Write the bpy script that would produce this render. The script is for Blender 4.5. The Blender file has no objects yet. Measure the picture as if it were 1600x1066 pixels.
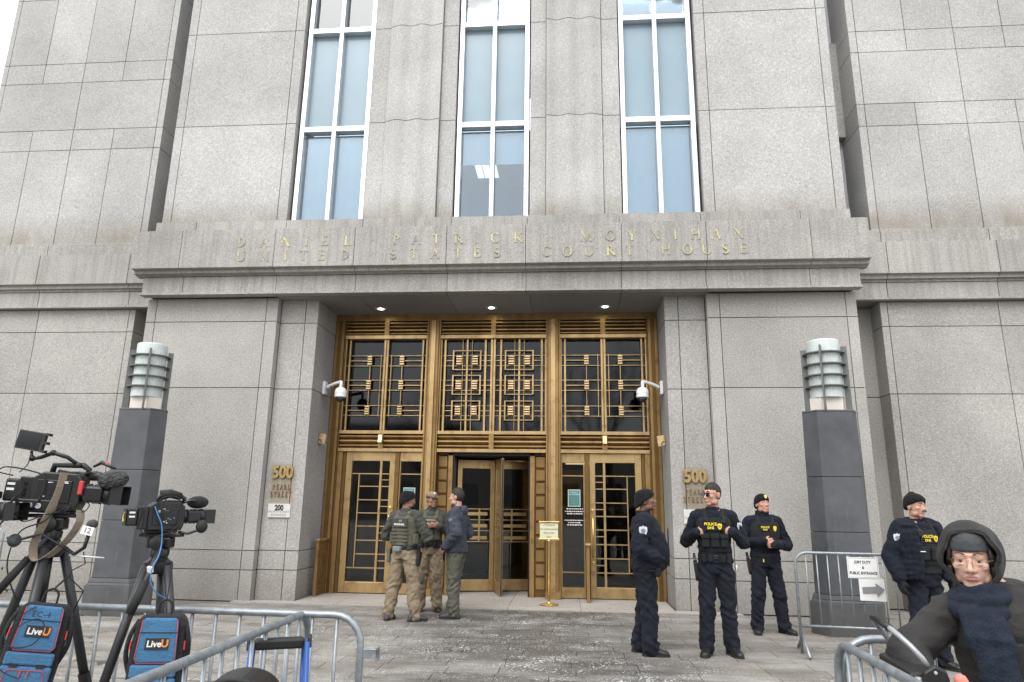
import bpy, bmesh, math, random
import numpy as np
from mathutils import Vector, Matrix, Euler
R = math.radians
rng = random.Random(7)

# ---------------------------------------------------------------- camera, sky, sun, exposure
scene = bpy.context.scene
COL = scene.collection
PITCH, YAW, ROLL, CAMX, CAMZ = math.atan(256/1067), R(4.8), math.atan(0.014), 1.42, 1.6
fw = Vector((-math.sin(YAW)*math.cos(PITCH), math.cos(YAW)*math.cos(PITCH), math.sin(PITCH)))
rt0 = Vector((math.cos(YAW), math.sin(YAW), 0)); up0 = rt0.cross(fw)
rt = rt0*math.cos(ROLL) + up0*math.sin(ROLL); up = rt.cross(fw)
cam_data = bpy.data.cameras.new('camera')
cam_data.sensor_width = 36; cam_data.lens = 36*1067/1600; cam_data.clip_start = 0.05; cam_data.clip_end = 2000
cam = bpy.data.objects.new('camera', cam_data); COL.objects.link(cam)
cam.matrix_world = Matrix(((rt.x, up.x, -fw.x, CAMX), (rt.y, up.y, -fw.y, 0), (rt.z, up.z, -fw.z, CAMZ), (0, 0, 0, 1)))
scene.camera = cam

SUN_EL, SUN_ROT = R(52), R(200)
world = bpy.data.worlds.new('World'); scene.world = world; world.use_nodes = True
wn, wl = world.node_tree.nodes, world.node_tree.links
wn.clear()
sky = wn.new('ShaderNodeTexSky'); sky.sky_type = 'NISHITA'; sky.sun_disc = False
sky.sun_elevation = SUN_EL; sky.sun_rotation = SUN_ROT; sky.dust_density = 4.0; sky.air_density = 1.0; sky.ozone_density = 1.0
hsv = wn.new('ShaderNodeHueSaturation'); hsv.inputs['Saturation'].default_value = 0.18; hsv.inputs['Value'].default_value = 1.0
ov = wn.new('ShaderNodeMix'); ov.data_type = 'RGBA'; ov.inputs[0].default_value = 0.62          # even cloud deck over the sky
ov.inputs[7].default_value = (9.6, 9.9, 10.3, 1)
bg = wn.new('ShaderNodeBackground'); bg.inputs['Strength'].default_value = 0.15
wo = wn.new('ShaderNodeOutputWorld')
wl.new(sky.outputs[0], hsv.inputs['Color']); wl.new(hsv.outputs[0], ov.inputs[6]); wl.new(ov.outputs[2], bg.inputs[0]); wl.new(bg.outputs[0], wo.inputs[0])
sun_d = bpy.data.lights.new('sun', 'SUN'); sun_d.energy = 1.0; sun_d.angle = R(40); sun_d.color = (1, 0.97, 0.93)
sun = bpy.data.objects.new('sun', sun_d); COL.objects.link(sun)
sd = Vector((math.sin(SUN_ROT)*math.cos(SUN_EL), math.cos(SUN_ROT)*math.cos(SUN_EL), math.sin(SUN_EL)))
sun.rotation_euler = (-sd).to_track_quat('-Z', 'Y').to_euler(); sun.location = sd*30
scene.view_settings.view_transform = 'Standard'; scene.view_settings.look = 'None'
scene.view_settings.exposure = 0.68; scene.view_settings.gamma = 1.0
scene.cycles.use_denoising = True
scene.cycles.max_bounces = 7; scene.cycles.diffuse_bounces = 3; scene.cycles.glossy_bounces = 4
scene.cycles.transmission_bounces = 6; scene.cycles.transparent_max_bounces = 12
scene.cycles.caustics_reflective = False; scene.cycles.caustics_refractive = False

# ---------------------------------------------------------------- helpers
TMP = bpy.data.scenes.new('tmp')

def V(*a): return Vector(a)

class MB:
    """collects geometry, then links it as one mesh object"""
    def __init__(s): s.v = []; s.f = []; s.m = []; s.cur = 0
    def add(s, vs, fs, T=None):
        n = len(s.v)
        for p in vs:
            p = Vector(p)
            s.v.append(tuple(T @ p) if T is not None else tuple(p))
        for f in fs: s.f.append(tuple(i+n for i in f)); s.m.append(s.cur)
        return s
    def box(s, x0, x1, y0, y1, z0, z1, T=None):
        vs = [(x0,y0,z0),(x1,y0,z0),(x1,y1,z0),(x0,y1,z0),(x0,y0,z1),(x1,y0,z1),(x1,y1,z1),(x0,y1,z1)]
        return s.add(vs, [(0,3,2,1),(4,5,6,7),(0,1,5,4),(1,2,6,5),(2,3,7,6),(3,0,4,7)], T)
    def cbox(s, c, d, T=None, rot=None):
        M = Matrix.Translation(Vector(c)) @ (rot.to_4x4() if rot is not None else Matrix.Identity(4))
        if T is not None: M = T @ M
        return s.box(-d[0]/2, d[0]/2, -d[1]/2, d[1]/2, -d[2]/2, d[2]/2, M)
    def prism(s, poly, h0, h1, axis='z', T=None):
        """poly (a,b) extruded: axis z -> (a,b,h); x -> (h,a,b); y -> (a,h,b)"""
        n = len(poly)
        def P(a, b, h): return (a,b,h) if axis == 'z' else ((h,a,b) if axis == 'x' else (a,h,b))
        vs = [P(a,b,h0) for a,b in poly] + [P(a,b,h1) for a,b in poly]
        fs = [tuple(range(n))[::-1], tuple(range(n, 2*n))] + [(i,(i+1)%n,n+(i+1)%n,n+i) for i in range(n)]
        return s.add(vs, fs, T)
    def rings(s, rs, cap=True, closed=True, T=None):
        n = len(rs[0]); vs = [p for r in rs for p in r]; fs = []
        for k in range(len(rs)-1):
            for i in range(n if closed else n-1):
                j = (i+1) % n; fs.append((k*n+i, k*n+j, (k+1)*n+j, (k+1)*n+i))
        if cap: fs.append(tuple(range(n))[::-1]); fs.append(tuple(range((len(rs)-1)*n, len(rs)*n)))
        return s.add(vs, fs, T)
    def tube(s, pts, r, n=8, T=None, cap=True):
        pts = [Vector(p) for p in pts]; rs = []; N = len(pts)
        rad = r if isinstance(r, (list, tuple)) else [r]*N
        t0 = (pts[1]-pts[0]).normalized()
        ref = Vector((0,0,1)) if abs(t0.z) < .9 else Vector((1,0,0))
        u = t0.cross(ref).normalized()
        for i, p in enumerate(pts):
            if i == 0: t = pts[1]-pts[0]
            elif i == N-1: t = pts[-1]-pts[-2]
            else: t = (pts[i+1]-p).normalized() + (p-pts[i-1]).normalized()
            t = t.normalized() if t.length > 1e-9 else t0
            u = (u - t*u.dot(t)); u = u.normalized() if u.length > 1e-6 else t.orthogonal().normalized()
            w = t.cross(u)
            rs.append([p + (u*math.cos(2*math.pi*k/n) + w*math.sin(2*math.pi*k/n))*rad[i] for k in range(n)])
        return s.rings(rs, cap=cap, T=T)
    def lathe(s, prof, n=20, c=(0,0,0), T=None, cap=True):
        c = Vector(c)
        rs = [[c + Vector((r*math.cos(2*math.pi*k/n), r*math.sin(2*math.pi*k/n), z)) for k in range(n)] for r, z in prof]
        return s.rings(rs, cap=cap, T=T)
    def ell(s, c, r, nu=14, nv=9, T=None, rot=None):
        c = Vector(c); M = rot.to_3x3() if rot is not None else None
        vs, fs = [], []
        def P(a, b):
            q = Vector((r[0]*math.sin(b)*math.cos(a), r[1]*math.sin(b)*math.sin(a), r[2]*math.cos(b)))
            return c + (M @ q if M is not None else q)
        vs.append(P(0,0))
        for j in range(1, nv):
            for i in range(nu): vs.append(P(2*math.pi*i/nu, math.pi*j/nv))
        vs.append(P(0, math.pi)); L = len(vs)-1
        for i in range(nu): fs.append((0, 1+i, 1+(i+1)%nu)); b = 1+(nv-2)*nu; fs.append((b+(i+1)%nu, b+i, L))
        for j in range(nv-2):
            for i in range(nu):
                a = 1+j*nu; fs.append((a+i, a+nu+i, a+nu+(i+1)%nu, a+(i+1)%nu))
        return s.add(vs, fs, T)
    def cap(s, a, b, ra, rb, n=12, T=None):
        """tapered capsule"""
        s.tube([a, b], [ra, rb], n, T); s.ell(a, (ra,)*3, n, 8, T); s.ell(b, (rb,)*3, n, 8, T); return s
    def limb(s, pts, rad, n=12, T=None):
        for i in range(len(pts)-1): s.cap(pts[i], pts[i+1], rad[i], rad[i+1], n, T)
        return s
    def sect(s, secs, n=20, T=None):
        """elliptic sections: (cx, cy, cz, rx, ry[, tilt])"""
        rs = []
        for q in secs:
            cx, cy, cz, rx, ry = q[:5]; t = q[5] if len(q) > 5 else 0
            rs.append([Vector((cx+rx*math.cos(2*math.pi*k/n), cy+ry*math.sin(2*math.pi*k/n), cz+t*math.sin(2*math.pi*k/n))) for k in range(n)])
        return s.rings(rs, T=T)
    def mesh(s, name):
        me = bpy.data.meshes.new(name); me.from_pydata(s.v, [], s.f)
        if any(s.m): me.polygons.foreach_set('material_index', s.m)
        me.update(); return me
    def build(s, name, mat, parent=None, smooth=False, bevel=0, auto=None):
        me = s.mesh(name)
        bm = bmesh.new(); bm.from_mesh(me); bmesh.ops.recalc_face_normals(bm, faces=bm.faces); bm.to_mesh(me); bm.free()
        return link(name, me, mat, parent, smooth, bevel, auto)

def link(name, me, mat, parent=None, smooth=False, bevel=0, auto=None):
    for m in (mat if isinstance(mat, (list, tuple)) else [mat]): me.materials.append(m)
    if smooth or auto: me.polygons.foreach_set('use_smooth', [True]*len(me.polygons))
    if auto: me.set_sharp_from_angle(angle=R(auto))
    o = bpy.data.objects.new(name, me); COL.objects.link(o)
    if parent is not None: o.parent = parent
    if bevel:
        b = o.modifiers.new('bevel', 'BEVEL'); b.width = bevel; b.segments = 1 if bevel < .004 else 2; b.limit_method = 'ANGLE'; b.angle_limit = R(40)
    return o

def tag(o, label=None, cat=None, group=None, kind=None):
    if label: o['label'] = label
    if cat: o['category'] = cat
    if group: o['group'] = group
    if kind: o['kind'] = kind
    return o
def empty(name, loc=(0,0,0), rz=0, label=None, cat=None, group=None):
    o = bpy.data.objects.new(name, None); COL.objects.link(o); o.empty_display_size = .2
    o.location = loc; o.rotation_euler = (0,0,rz); return tag(o, label, cat, group)
def copy_tree(o, parent=None):
    c = o.copy(); COL.objects.link(c); c.parent = parent
    for ch in list(o.children): copy_tree(ch, c)
    return c

def text_mesh(body, size, extrude=0.0, offset=0.0, align='CENTER', shear=0, sx=1.0, spacing=1.0):
    cu = bpy.data.curves.new('t', 'FONT'); cu.body = body; cu.size = size; cu.extrude = extrude; cu.offset = offset
    cu.align_x = align; cu.align_y = 'CENTER'; cu.shear = shear; cu.resolution_u = 3; cu.space_character = spacing
    o = bpy.data.objects.new('t', cu); TMP.collection.objects.link(o)
    vl = TMP.view_layers[0]; vl.update()
    me = bpy.data.meshes.new_from_object(o.evaluated_get(vl.depsgraph)); bpy.data.objects.remove(o); bpy.data.curves.remove(cu)
    if sx != 1.0: me.transform(Matrix.Diagonal((sx,1,1,1)))
    me.materials.clear(); return me
def text(name, body, size, mat, parent, M, **k):
    """text facing -Y after M (text lies in XZ)"""
    me = text_mesh(body, size, **k); me.transform(M @ Matrix.Rotation(R(90), 4, 'X')); return link(name, me, mat, parent)

def vnoise(p, seed=0):
    p = np.asarray(p, float); i = np.floor(p).astype(np.int64); f = p - i; f = f*f*(3-2*f)
    def h(a, b, c):
        n = (a*374761393 + b*668265263 + c*2147483647 + seed*1274126177) & 0xffffffff
        n = ((n ^ (n >> 13))*1274126177) & 0xffffffff; n = n ^ (n >> 16); return (n % 65536)/32768.0 - 1
    x, y, z = i.T; fx, fy, fz = f.T; r = 0
    for dx in (0,1):
        for dy in (0,1):
            for dz in (0,1):
                r = r + h(x+dx, y+dy, z+dz)*(fx if dx else 1-fx)*(fy if dy else 1-fy)*(fz if dz else 1-fz)
    return r

def remesh(mb, name, mat, parent=None, voxel=.009, smooth=4, disp=None, matfn=None, M=None):
    """closed overlapping shapes -> one continuous skin"""
    me = mb.mesh('r'); o = bpy.data.objects.new('r', me); TMP.collection.objects.link(o)
    m = o.modifiers.new('r', 'REMESH'); m.mode = 'VOXEL'; m.voxel_size = voxel; m.adaptivity = 0
    if smooth: q = o.modifiers.new('s', 'SMOOTH'); q.factor = .5; q.iterations = smooth
    vl = TMP.view_layers[0]; vl.update()
    out = bpy.data.meshes.new_from_object(o.evaluated_get(vl.depsgraph)); out.name = name
    bpy.data.objects.remove(o); bpy.data.meshes.remove(me)
    n = len(out.vertices)
    if disp is not None:
        co = np.empty(n*3); out.vertices.foreach_get('co', co); co = co.reshape(-1, 3)
        no = np.empty(n*3); out.vertex_normals.foreach_get('vector', no); no = no.reshape(-1, 3)
        co = co + no*disp(co)[:, None]; out.vertices.foreach_set('co', co.ravel())
    if matfn is not None:
        k = len(out.polygons); ce = np.empty(k*3); out.polygons.foreach_get('center', ce)
        out.polygons.foreach_set('material_index', matfn(ce.reshape(-1, 3)).astype(np.int32))
    out.materials.clear()
    for mm in (mat if isinstance(mat, (list, tuple)) else [mat]): out.materials.append(mm)
    out.polygons.foreach_set('use_smooth', [True]*len(out.polygons))
    if M is not None: out.transform(M)
    out.update()
    ob = bpy.data.objects.new(name, out); COL.objects.link(ob)
    if parent is not None: ob.parent = parent
    return ob

# ---------------------------------------------------------------- materials
MATS = {}
class NT:
    def __init__(s, name):
        s.m = bpy.data.materials.new(name); s.m.use_nodes = True; s.t = s.m.node_tree; s.n = s.t.nodes; s.l = s.t.links
        s.b = s.n['Principled BSDF']; s.out = s.n['Material Output']
    def new(s, t, **k):
        n = s.n.new('ShaderNode'+t)
        for a, b in k.items(): setattr(n, a, b)
        return n
    def set(s, sock, v):
        if isinstance(v, bpy.types.NodeSocket): s.l.new(v, sock)
        else: sock.default_value = v if not isinstance(v, tuple) or len(v) != 3 or sock.type != 'RGBA' else (*v, 1)
    def pos(s): 
        g = s.new('NewGeometry'); return g.outputs['Position']
    def obj(s):
        return s.new('TexCoord').outputs['Object']
    def mapping(s, vec, scale=(1,1,1), rot=(0,0,0), loc=(0,0,0)):
        m = s.new('Mapping'); s.l.new(vec, m.inputs[0]); m.inputs['Scale'].default_value = scale; m.inputs['Rotation'].default_value = rot; m.inputs['Location'].default_value = loc
        return m.outputs[0]
    def noise(s, vec, scale, detail=2, rough=.5):
        n = s.new('TexNoise'); s.l.new(vec, n.inputs['Vector']); n.inputs['Scale'].default_value = scale; n.inputs['Detail'].default_value = detail; n.inputs['Roughness'].default_value = rough
        return n.outputs['Fac']
    def ramp(s, fac, stops):
        r = s.new('ValToRGB'); s.l.new(fac, r.inputs[0]); e = r.color_ramp.elements
        while len(e) > len(stops): e.remove(e[-1])
        while len(e) < len(stops): e.new(1)
        for q, (p, c) in zip(e, stops): q.position = p; q.color = (*c, 1) if isinstance(c, tuple) else (c, c, c, 1)
        return r.outputs[0]
    def mix(s, fac, a, b, mode='MIX'):
        m = s.new('Mix', data_type='RGBA', blend_type=mode); s.set(m.inputs[0], fac); s.set(m.inputs[6], a); s.set(m.inputs[7], b); return m.outputs[2]
    def math(s, op, a, b=0.0, c=0.0, clamp=False):
        m = s.new('Math', operation=op, use_clamp=clamp); s.set(m.inputs[0], a); s.set(m.inputs[1], b); s.set(m.inputs[2], c); return m.outputs[0]
    def rng(s, v, a, b, c=0.0, d=1.0):
        m = s.new('MapRange'); s.set(m.inputs[0], v)
        for i, q in enumerate((a, b, c, d)): m.inputs[i+1].default_value = q
        return m.outputs[0]
    def sep(s, vec):
        q = s.new('SeparateXYZ'); s.l.new(vec, q.inputs[0]); return q.outputs
    def bump(s, h, strength=.3, dist=.01):
        b = s.new('Bump'); b.inputs['Strength'].default_value = strength; b.inputs['Distance'].default_value = dist; s.l.new(h, b.inputs['Height']); s.l.new(b.outputs[0], s.b.inputs['Normal'])
    def rand(s): return s.new('ObjectInfo').outputs['Random']
    def fin(s, col=None, rough=None, metal=None, **k):
        if col is not None: s.set(s.b.inputs['Base Color'], col)
        if rough is not None: s.set(s.b.inputs['Roughness'], rough)
        if metal is not None: s.set(s.b.inputs['Metallic'], metal)
        for a, b in k.items(): s.set(s.b.inputs[a.replace('_', ' ')], b)
        return s.m

def granite(name, base=(.40,.385,.365), stain=True, streak=False, dark=0.0):
    t = NT(name); p = t.pos()
    n1 = t.noise(p, 42, 2, .6); n2 = t.noise(p, 95, 1, .5); n3 = t.noise(p, .55, 4, .6)
    c = t.ramp(n1, [(.30, tuple(x*.67 for x in base)), (.43, tuple(x*.91 for x in base)), (.57, base), (.72, tuple(min(1, x*1.36) for x in base))])
    c = t.mix(t.rng(n2, .60, .74, 0, .8), c, tuple(x*.45 for x in base))
    c = t.mix(t.rng(n2, .26, .34, .6, 0), c, (.68,.67,.65))
    c = t.mix(1.0, c, t.ramp(n3, [(.3, .80), (.7, 1.07)]), 'MULTIPLY')
    c = t.mix(1.0, c, t.ramp(t.rand(), [(0, .91), (1, 1.04)]), 'MULTIPLY')
    xyz = t.sep(p)
    if stain:
        # dirt washed up from the ledge and from the paving
        wob = t.noise(t.mapping(p, (1.4, 1.4, .5)), 2.2, 3, .6)
        a = t.math('MULTIPLY', t.rng(xyz[2], 6.72, 7.25, 1, 0), t.rng(xyz[2], 6.55, 6.6)); a = t.math('MULTIPLY', a, t.rng(wob, .25, .75, .25, 1.0))
        c = t.mix(t.math('MULTIPLY', a, .75), c, (.19,.155,.105))
        b = t.math('MULTIPLY', t.rng(xyz[2], 0.0, .85, 1, 0), t.rng(wob, .2, .8, .35, 1.0))
        c = t.mix(t.math('MULTIPLY', b, .62), c, (.13,.112,.085))
        # run-off below the bronze letters
        ax = t.math('ABSOLUTE', xyz[0]); dx = t.rng(t.math('ABSOLUTE', t.math('SUBTRACT', ax, 3.5)), .17, .27, 1, 0)
        dz = t.rng(t.math('ABSOLUTE', t.math('SUBTRACT', xyz[2], 1.86)), .26, .42, 1, 0)
        dz2 = t.math('MULTIPLY', t.rng(xyz[1], 11.5, 11.6), t.rng(xyz[1], 11.7, 11.72, 1, 0))
        q = t.math('MULTIPLY', t.math('MULTIPLY', dx, dz), dz2)
        c = t.mix(t.math('MULTIPLY', q, t.rng(wob, .2, .8, .25, .75)), c, (.20,.14,.05))
    if streak:
        s1 = t.noise(t.mapping(p, (11, 11, .35)), 1.0, 3, .65); s2 = t.noise(t.mapping(p, (34, 34, .8)), 1.0, 2, .5)
        m = t.math('MULTIPLY', t.rng(s1, .42, .68), t.rng(s2, .3, .65, .4, 1))
        c = t.mix(t.math('MULTIPLY', m, .50), c, (.155,.145,.125))
        wob = t.noise(p, 1.7, 2)
        c = t.mix(t.math('MULTIPLY', t.rng(wob, .45, .7), .22), c, (.17,.18,.175))
    if dark: c = t.mix(1.0, c, (1-dark,)*3, 'MULTIPLY')
    t.bump(n1, .25, .004)
    return t.fin(c, .72, Specular_IOR_Level=.3)

def plain(name, col, rough=.6, metal=0.0, nz=0.0, scale=8, bump=0.0, bscale=200, **k):
    t = NT(name); c = (*col, 1) if len(col) == 3 else col
    if nz:
        n = t.noise(t.obj(), scale, 4, .6)
        c = t.mix(1.0, c, t.ramp(n, [(.25, 1-nz), (.75, 1+nz)]), 'MULTIPLY')
    if bump: t.bump(t.noise(t.obj(), bscale, 2), bump, .003)
    return t.fin(c, rough, metal, **k)

def bronze(name, col, rough=.34, var=.22):
    t = NT(name); p = t.pos()
    n = t.noise(t.mapping(p, (1.2, 1.2, .35)), 2.2, 5, .65); f = t.noise(t.mapping(p, (30, 30, 2)), 1, 3, .5)
    c = t.mix(1.0, (*col, 1), t.ramp(n, [(.28, 1-var), (.72, 1+var*.5)]), 'MULTIPLY')
    c = t.mix(t.rng(t.noise(p, 5, 4, .7), .52, .76, 0, .6), c, (.085,.05,.018)); c = t.mix(t.rng(t.noise(t.mapping(p, (7, 7, .6)), 1.3, 4, .7), .55, .75, 0, .35), c, (.16,.085,.03))
    r = t.rng(n, .2, .8, rough+.14, rough-.06)
    t.bump(f, .05, .003)
    return t.fin(c, r, .88)

def fabric(name, col, var=.18, rough=.88, scale=6, weave=420, sheen=.04):
    t = NT(name); o = t.obj()
    n = t.noise(o, scale, 4, .6)
    c = t.mix(1.0, (*col, 1), t.ramp(n, [(.3, 1-var), (.7, 1+var)]), 'MULTIPLY')
    c = t.mix(t.rng(t.noise(o, 60, 2), .55, .8, 0, .25), c, tuple(min(1, x*1.7+.01) for x in col))
    t.bump(t.math('ADD', t.noise(o, weave, 1), t.math('MULTIPLY', t.noise(t.mapping(o, (1, 1, 1.6)), 26, 4, .65), 3.2)), .55, .005)
    return t.fin(c, rough, 0, Sheen_Weight=sheen, Specular_IOR_Level=.25)

def pane(name, tint=(.55,.6,.6), refl=1.0, base_refl=.0, rough=.02):
    """window pane: see-through plus mirror by angle"""
    t = NT(name); t.n.remove(t.b)
    tr = t.new('BsdfTransparent'); tr.inputs[0].default_value = (*tint, 1)
    gl = t.new('BsdfGlossy'); gl.inputs['Roughness'].default_value = rough; gl.inputs['Color'].default_value = (.92,.95,.96,1)
    fr = t.new('Fresnel'); fr.inputs['IOR'].default_value = 1.55
    nz = t.new('Bump'); nz.inputs['Strength'].default_value = .03; nz.inputs['Distance'].default_value = .02
    t.l.new(t.noise(t.pos(), 1.3, 2), nz.inputs['Height']); t.l.new(nz.outputs[0], gl.inputs['Normal'])
    fac = t.math('ADD', t.math('MULTIPLY', fr.outputs[0], refl), base_refl, clamp=True)
    mx = t.new('MixShader'); t.l.new(fac, mx.inputs[0]); t.l.new(tr.outputs[0], mx.inputs[1]); t.l.new(gl.outputs[0], mx.inputs[2]); t.l.new(mx.outputs[0], t.out.inputs[0])
    return t.m

def emit(name, col, s):
    t = NT(name); return t.fin((*col, 1), .5, 0, Emission_Color=(*col, 1), Emission_Strength=s)

G_UP = granite('granite_upper', (.455,.445,.43)); G_LOW = granite('granite_lower', (.405,.388,.364)); G_ENT = granite('granite_ledge', (.415,.395,.37), streak=True, stain=False)  # upper granite paler: cleaner weathering, plus stronger skylight put into its colour
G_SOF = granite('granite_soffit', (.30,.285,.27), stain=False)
JOINT = plain('joint_sealant', (.17,.163,.15), .9, nz=.2)
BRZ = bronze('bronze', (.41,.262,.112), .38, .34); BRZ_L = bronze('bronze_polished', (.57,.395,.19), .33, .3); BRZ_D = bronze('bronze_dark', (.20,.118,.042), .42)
BRASS = bronze('brass', (.74,.54,.22), .2, .1)
BRZ_P = bronze('bronze_bright', (.86,.64,.36), .34, .1); G_TH = granite('granite_threshold', (.46,.42,.37), stain=False)
GOLD = plain('gold_leaf', (.70,.58,.20), .4, .5, nz=.3, scale=9)
ALU = plain('window_frame_metal', (.72,.74,.76), .32, .55, nz=.06)
GLASS = pane('door_glass', (.50,.54,.54), 1.25); GLASS_T = pane('transom_glass', (.30,.33,.34), .62, .0, .05)
GLASS_W = pane('window_glass', (.82,.93,1.0), 1.0, .05)
SPAN = plain('spandrel_glass', (.27,.36,.42), .2, 0, nz=.05, scale=1, Specular_IOR_Level=.4)
BLIND = plain('blind', (.93,.95,.95), .9, nz=.06, scale=2)
DARK = plain('dark_interior', (.035,.03,.027), .8)
LOBBY = plain('lobby_stone', (.16,.125,.085), .5, nz=.2, scale=1.5)
SLATE = None
def mk_slate():
    t = NT('slate'); p = t.pos()
    n = t.noise(p, 2.2, 5, .65); f = t.noise(t.mapping(p, (60,60,6)), 1, 2)
    c = t.ramp(n, [(.25, (.045,.048,.052)), (.5, (.072,.076,.082)), (.75, (.098,.103,.11))])
    c = t.mix(t.rng(t.noise(t.mapping(p, (9,9,1.1)), 1, 4, .7), .6, .8, 0, .5), c, (.15,.155,.16))
    c = t.mix(t.rng(t.sep(p)[2], 0, .6, .5, 0), c, (.085,.078,.066))
    t.bump(f, .12, .004); return t.fin(c, t.rng(n, .3, .7, .42, .62), 0)
SLATE = mk_slate()
STEEL = None
def mk_steel():
    t = NT('galvanised_steel'); o = t.pos()
    n = t.noise(o, 26, 4, .6); c = t.ramp(n, [(.3, (.22,.245,.262)), (.7, (.36,.39,.41))])
    c = t.mix(t.rng(t.noise(o, 70, 3, .7), .64, .78, 0, .5), c, (.17,.15,.13))
    return t.fin(c, t.rng(n, .3, .7, .36, .55), .6)
STEEL = mk_steel()
BLK = plain('black_plastic', (.0105,.0105,.011), .42, nz=.25, scale=20); BLK2 = plain('black_metal', (.017,.017,.0185), .34, .25, nz=.2, scale=14)
RUB = plain('black_rubber', (.014,.014,.014), .75); CARBON = plain('carbon_tube', (.026,.027,.029), .45, 0, nz=.2, scale=30)
GLS_L = plain('lens_glass', (.012,.014,.022), .05, 0, Specular_IOR_Level=.9)
WHT = plain('white_paint', (.78,.78,.77), .4, nz=.04); PAPER = plain('paper', (.80,.80,.79), .7, nz=.05); INK = plain('ink', (.02,.02,.022), .7)
INKG = plain('grey_ink', (.23,.23,.24), .7); YEL = plain('yellow_print', (.80,.62,.03), .6); WPRINT = plain('white_print', (.72,.72,.70), .7); ORG = plain('orange_print', (.85,.25,.03), .6); RED = plain('red_trim', (.55,.04,.045), .6)
BLUE = fabric('blue_nylon', (.055,.165,.30), .12, .6); BLKF = fabric('black_nylon', (.02,.02,.022), .2, .7); TEAL = plain('teal_notice', (.05,.20,.19), .5)
# ---------------------------------------------------------------- ground
def mk_paving(name, brick):
    t = NT(name); p = t.pos(); xyz = t.sep(p)
    big = t.noise(t.mapping(p, (.42, .75, 1)), 1.0, 4, .62); mid = t.noise(t.mapping(p, (2.0, 6.5, 1)), 1.0, 5, .65); fine = t.noise(p, 55, 3, .6)
    c = t.ramp(mid, [(.25, (.115,.102,.085)), (.5, (.19,.173,.148)), (.78, (.275,.252,.222))])
    if brick:
        b = t.new('TexBrick'); t.l.new(p, b.inputs['Vector']); b.inputs['Scale'].default_value = 1; b.inputs['Brick Width'].default_value = .6; b.inputs['Row Height'].default_value = .3; b.inputs['Mortar Size'].default_value = .008
        b.inputs['Color1'].default_value = (.86,.86,.86,1); b.inputs['Color2'].default_value = (1.05,1.05,1.05,1); b.inputs['Mortar'].default_value = (.35,.33,.3,1)
        c = t.mix(1.0, c, b.outputs['Color'], 'MULTIPLY')
    else: c = t.mix(1.0, c, t.ramp(t.rand(), [(0, .80), (.5, 1.0), (1, 1.10)]), 'MULTIPLY')
    # damp patch trodden from the doors towards the street
    cx = t.math('SUBTRACT', xyz[0], t.math('ADD', t.math('MULTIPLY', xyz[1], -.02), 1.25))
    band = t.rng(t.math('ABSOLUTE', cx), .9, 2.6, 1, 0)
    wet = t.math('MULTIPLY', t.rng(t.math('ADD', t.math('MULTIPLY', band, .30), t.math('MULTIPLY', t.math('ADD', big, mid), .5)), .55, .86), .84)
    c = t.mix(wet, c, (.046,.043,.041))
    c = t.mix(t.rng(t.noise(t.mapping(p, (1.2, 4, 1)), 1.6, 4, .7), .56, .74, 0, .5), c, (.085,.078,.068))
    # road salt
    v = t.new('TexVoronoi', feature='F1'); t.l.new(p, v.inputs['Vector']); v.inputs['Scale'].default_value = 32; v.inputs['Randomness'].default_value = 1
    dens = t.math('ADD', t.rng(big, .35, .65, .10, .25), t.math('MULTIPLY', band, .11))
    dens = t.math('MULTIPLY', dens, t.rng(t.noise(p, 2.6, 3, .6), .35, .7, .25, 1.35))
    speck = t.math('LESS_THAN', v.outputs['Distance'], dens)
    v2 = t.noise(p, 120, 2, .6)
    sp2 = t.math('MULTIPLY', t.rng(v2, .60, .66), t.rng(t.noise(t.mapping(p, (1,2.2,1)), 1.1, 4, .65), .40, .60))
    salt = t.math('MAXIMUM', t.math('MULTIPLY', speck, .70), sp2)
    dust = t.math('MULTIPLY', t.rng(t.noise(t.mapping(p, (.7,1.6,1), loc=(3,1,0)), 1.0, 5, .7), .48, .72), .55)
    c = t.mix(dust, c, (.42,.41,.395)); c = t.mix(salt, c, (.78,.78,.77))
    t.bump(t.math('ADD', mid, t.math('MULTIPLY', fine, .4)), .3, .006)
    return t.fin(c, t.math('SUBTRACT', .82, t.math('MULTIPLY', wet, .34)), 0)
PAV = mk_paving('paving_stone', False); PAVG = mk_paving('paving_far', True)
g = MB(); g.add([(-300,-300,-.012),(300,-300,-.012),(300,300,-.012),(-300,300,-.012)], [(0,1,2,3)])
ground = tag(g.build('ground', PAVG), kind='structure')
pav = MB(); pav.prism([(-2.9,6.55),(5.0,6.55),(7.4,11.37),(-6.7,11.37)], -.06, -.010, 'z')
paving = tag(pav.build('plaza_pavement', plain('paving_joint', (.07,.065,.058), .9)), kind='structure')
y = 6.56; row = 0
while y < 11.3:
    x0, x1 = -2.9 - (y-6.5)*.8, 5.0 + (y-6.5)*.5
    x = x0 - rng.uniform(0, .7)
    while x < x1:
        L = rng.choice((.52, .60, .60, .68, .76))
        d = rng.uniform(-.0025, .0015)
        m = MB(); m.box(x+.004, x+L-.004, y+.004, y+.296, -.05, d)
        m.build('paving_stone', PAV, paving)
        x += L
    y += .30; row += 1

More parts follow.
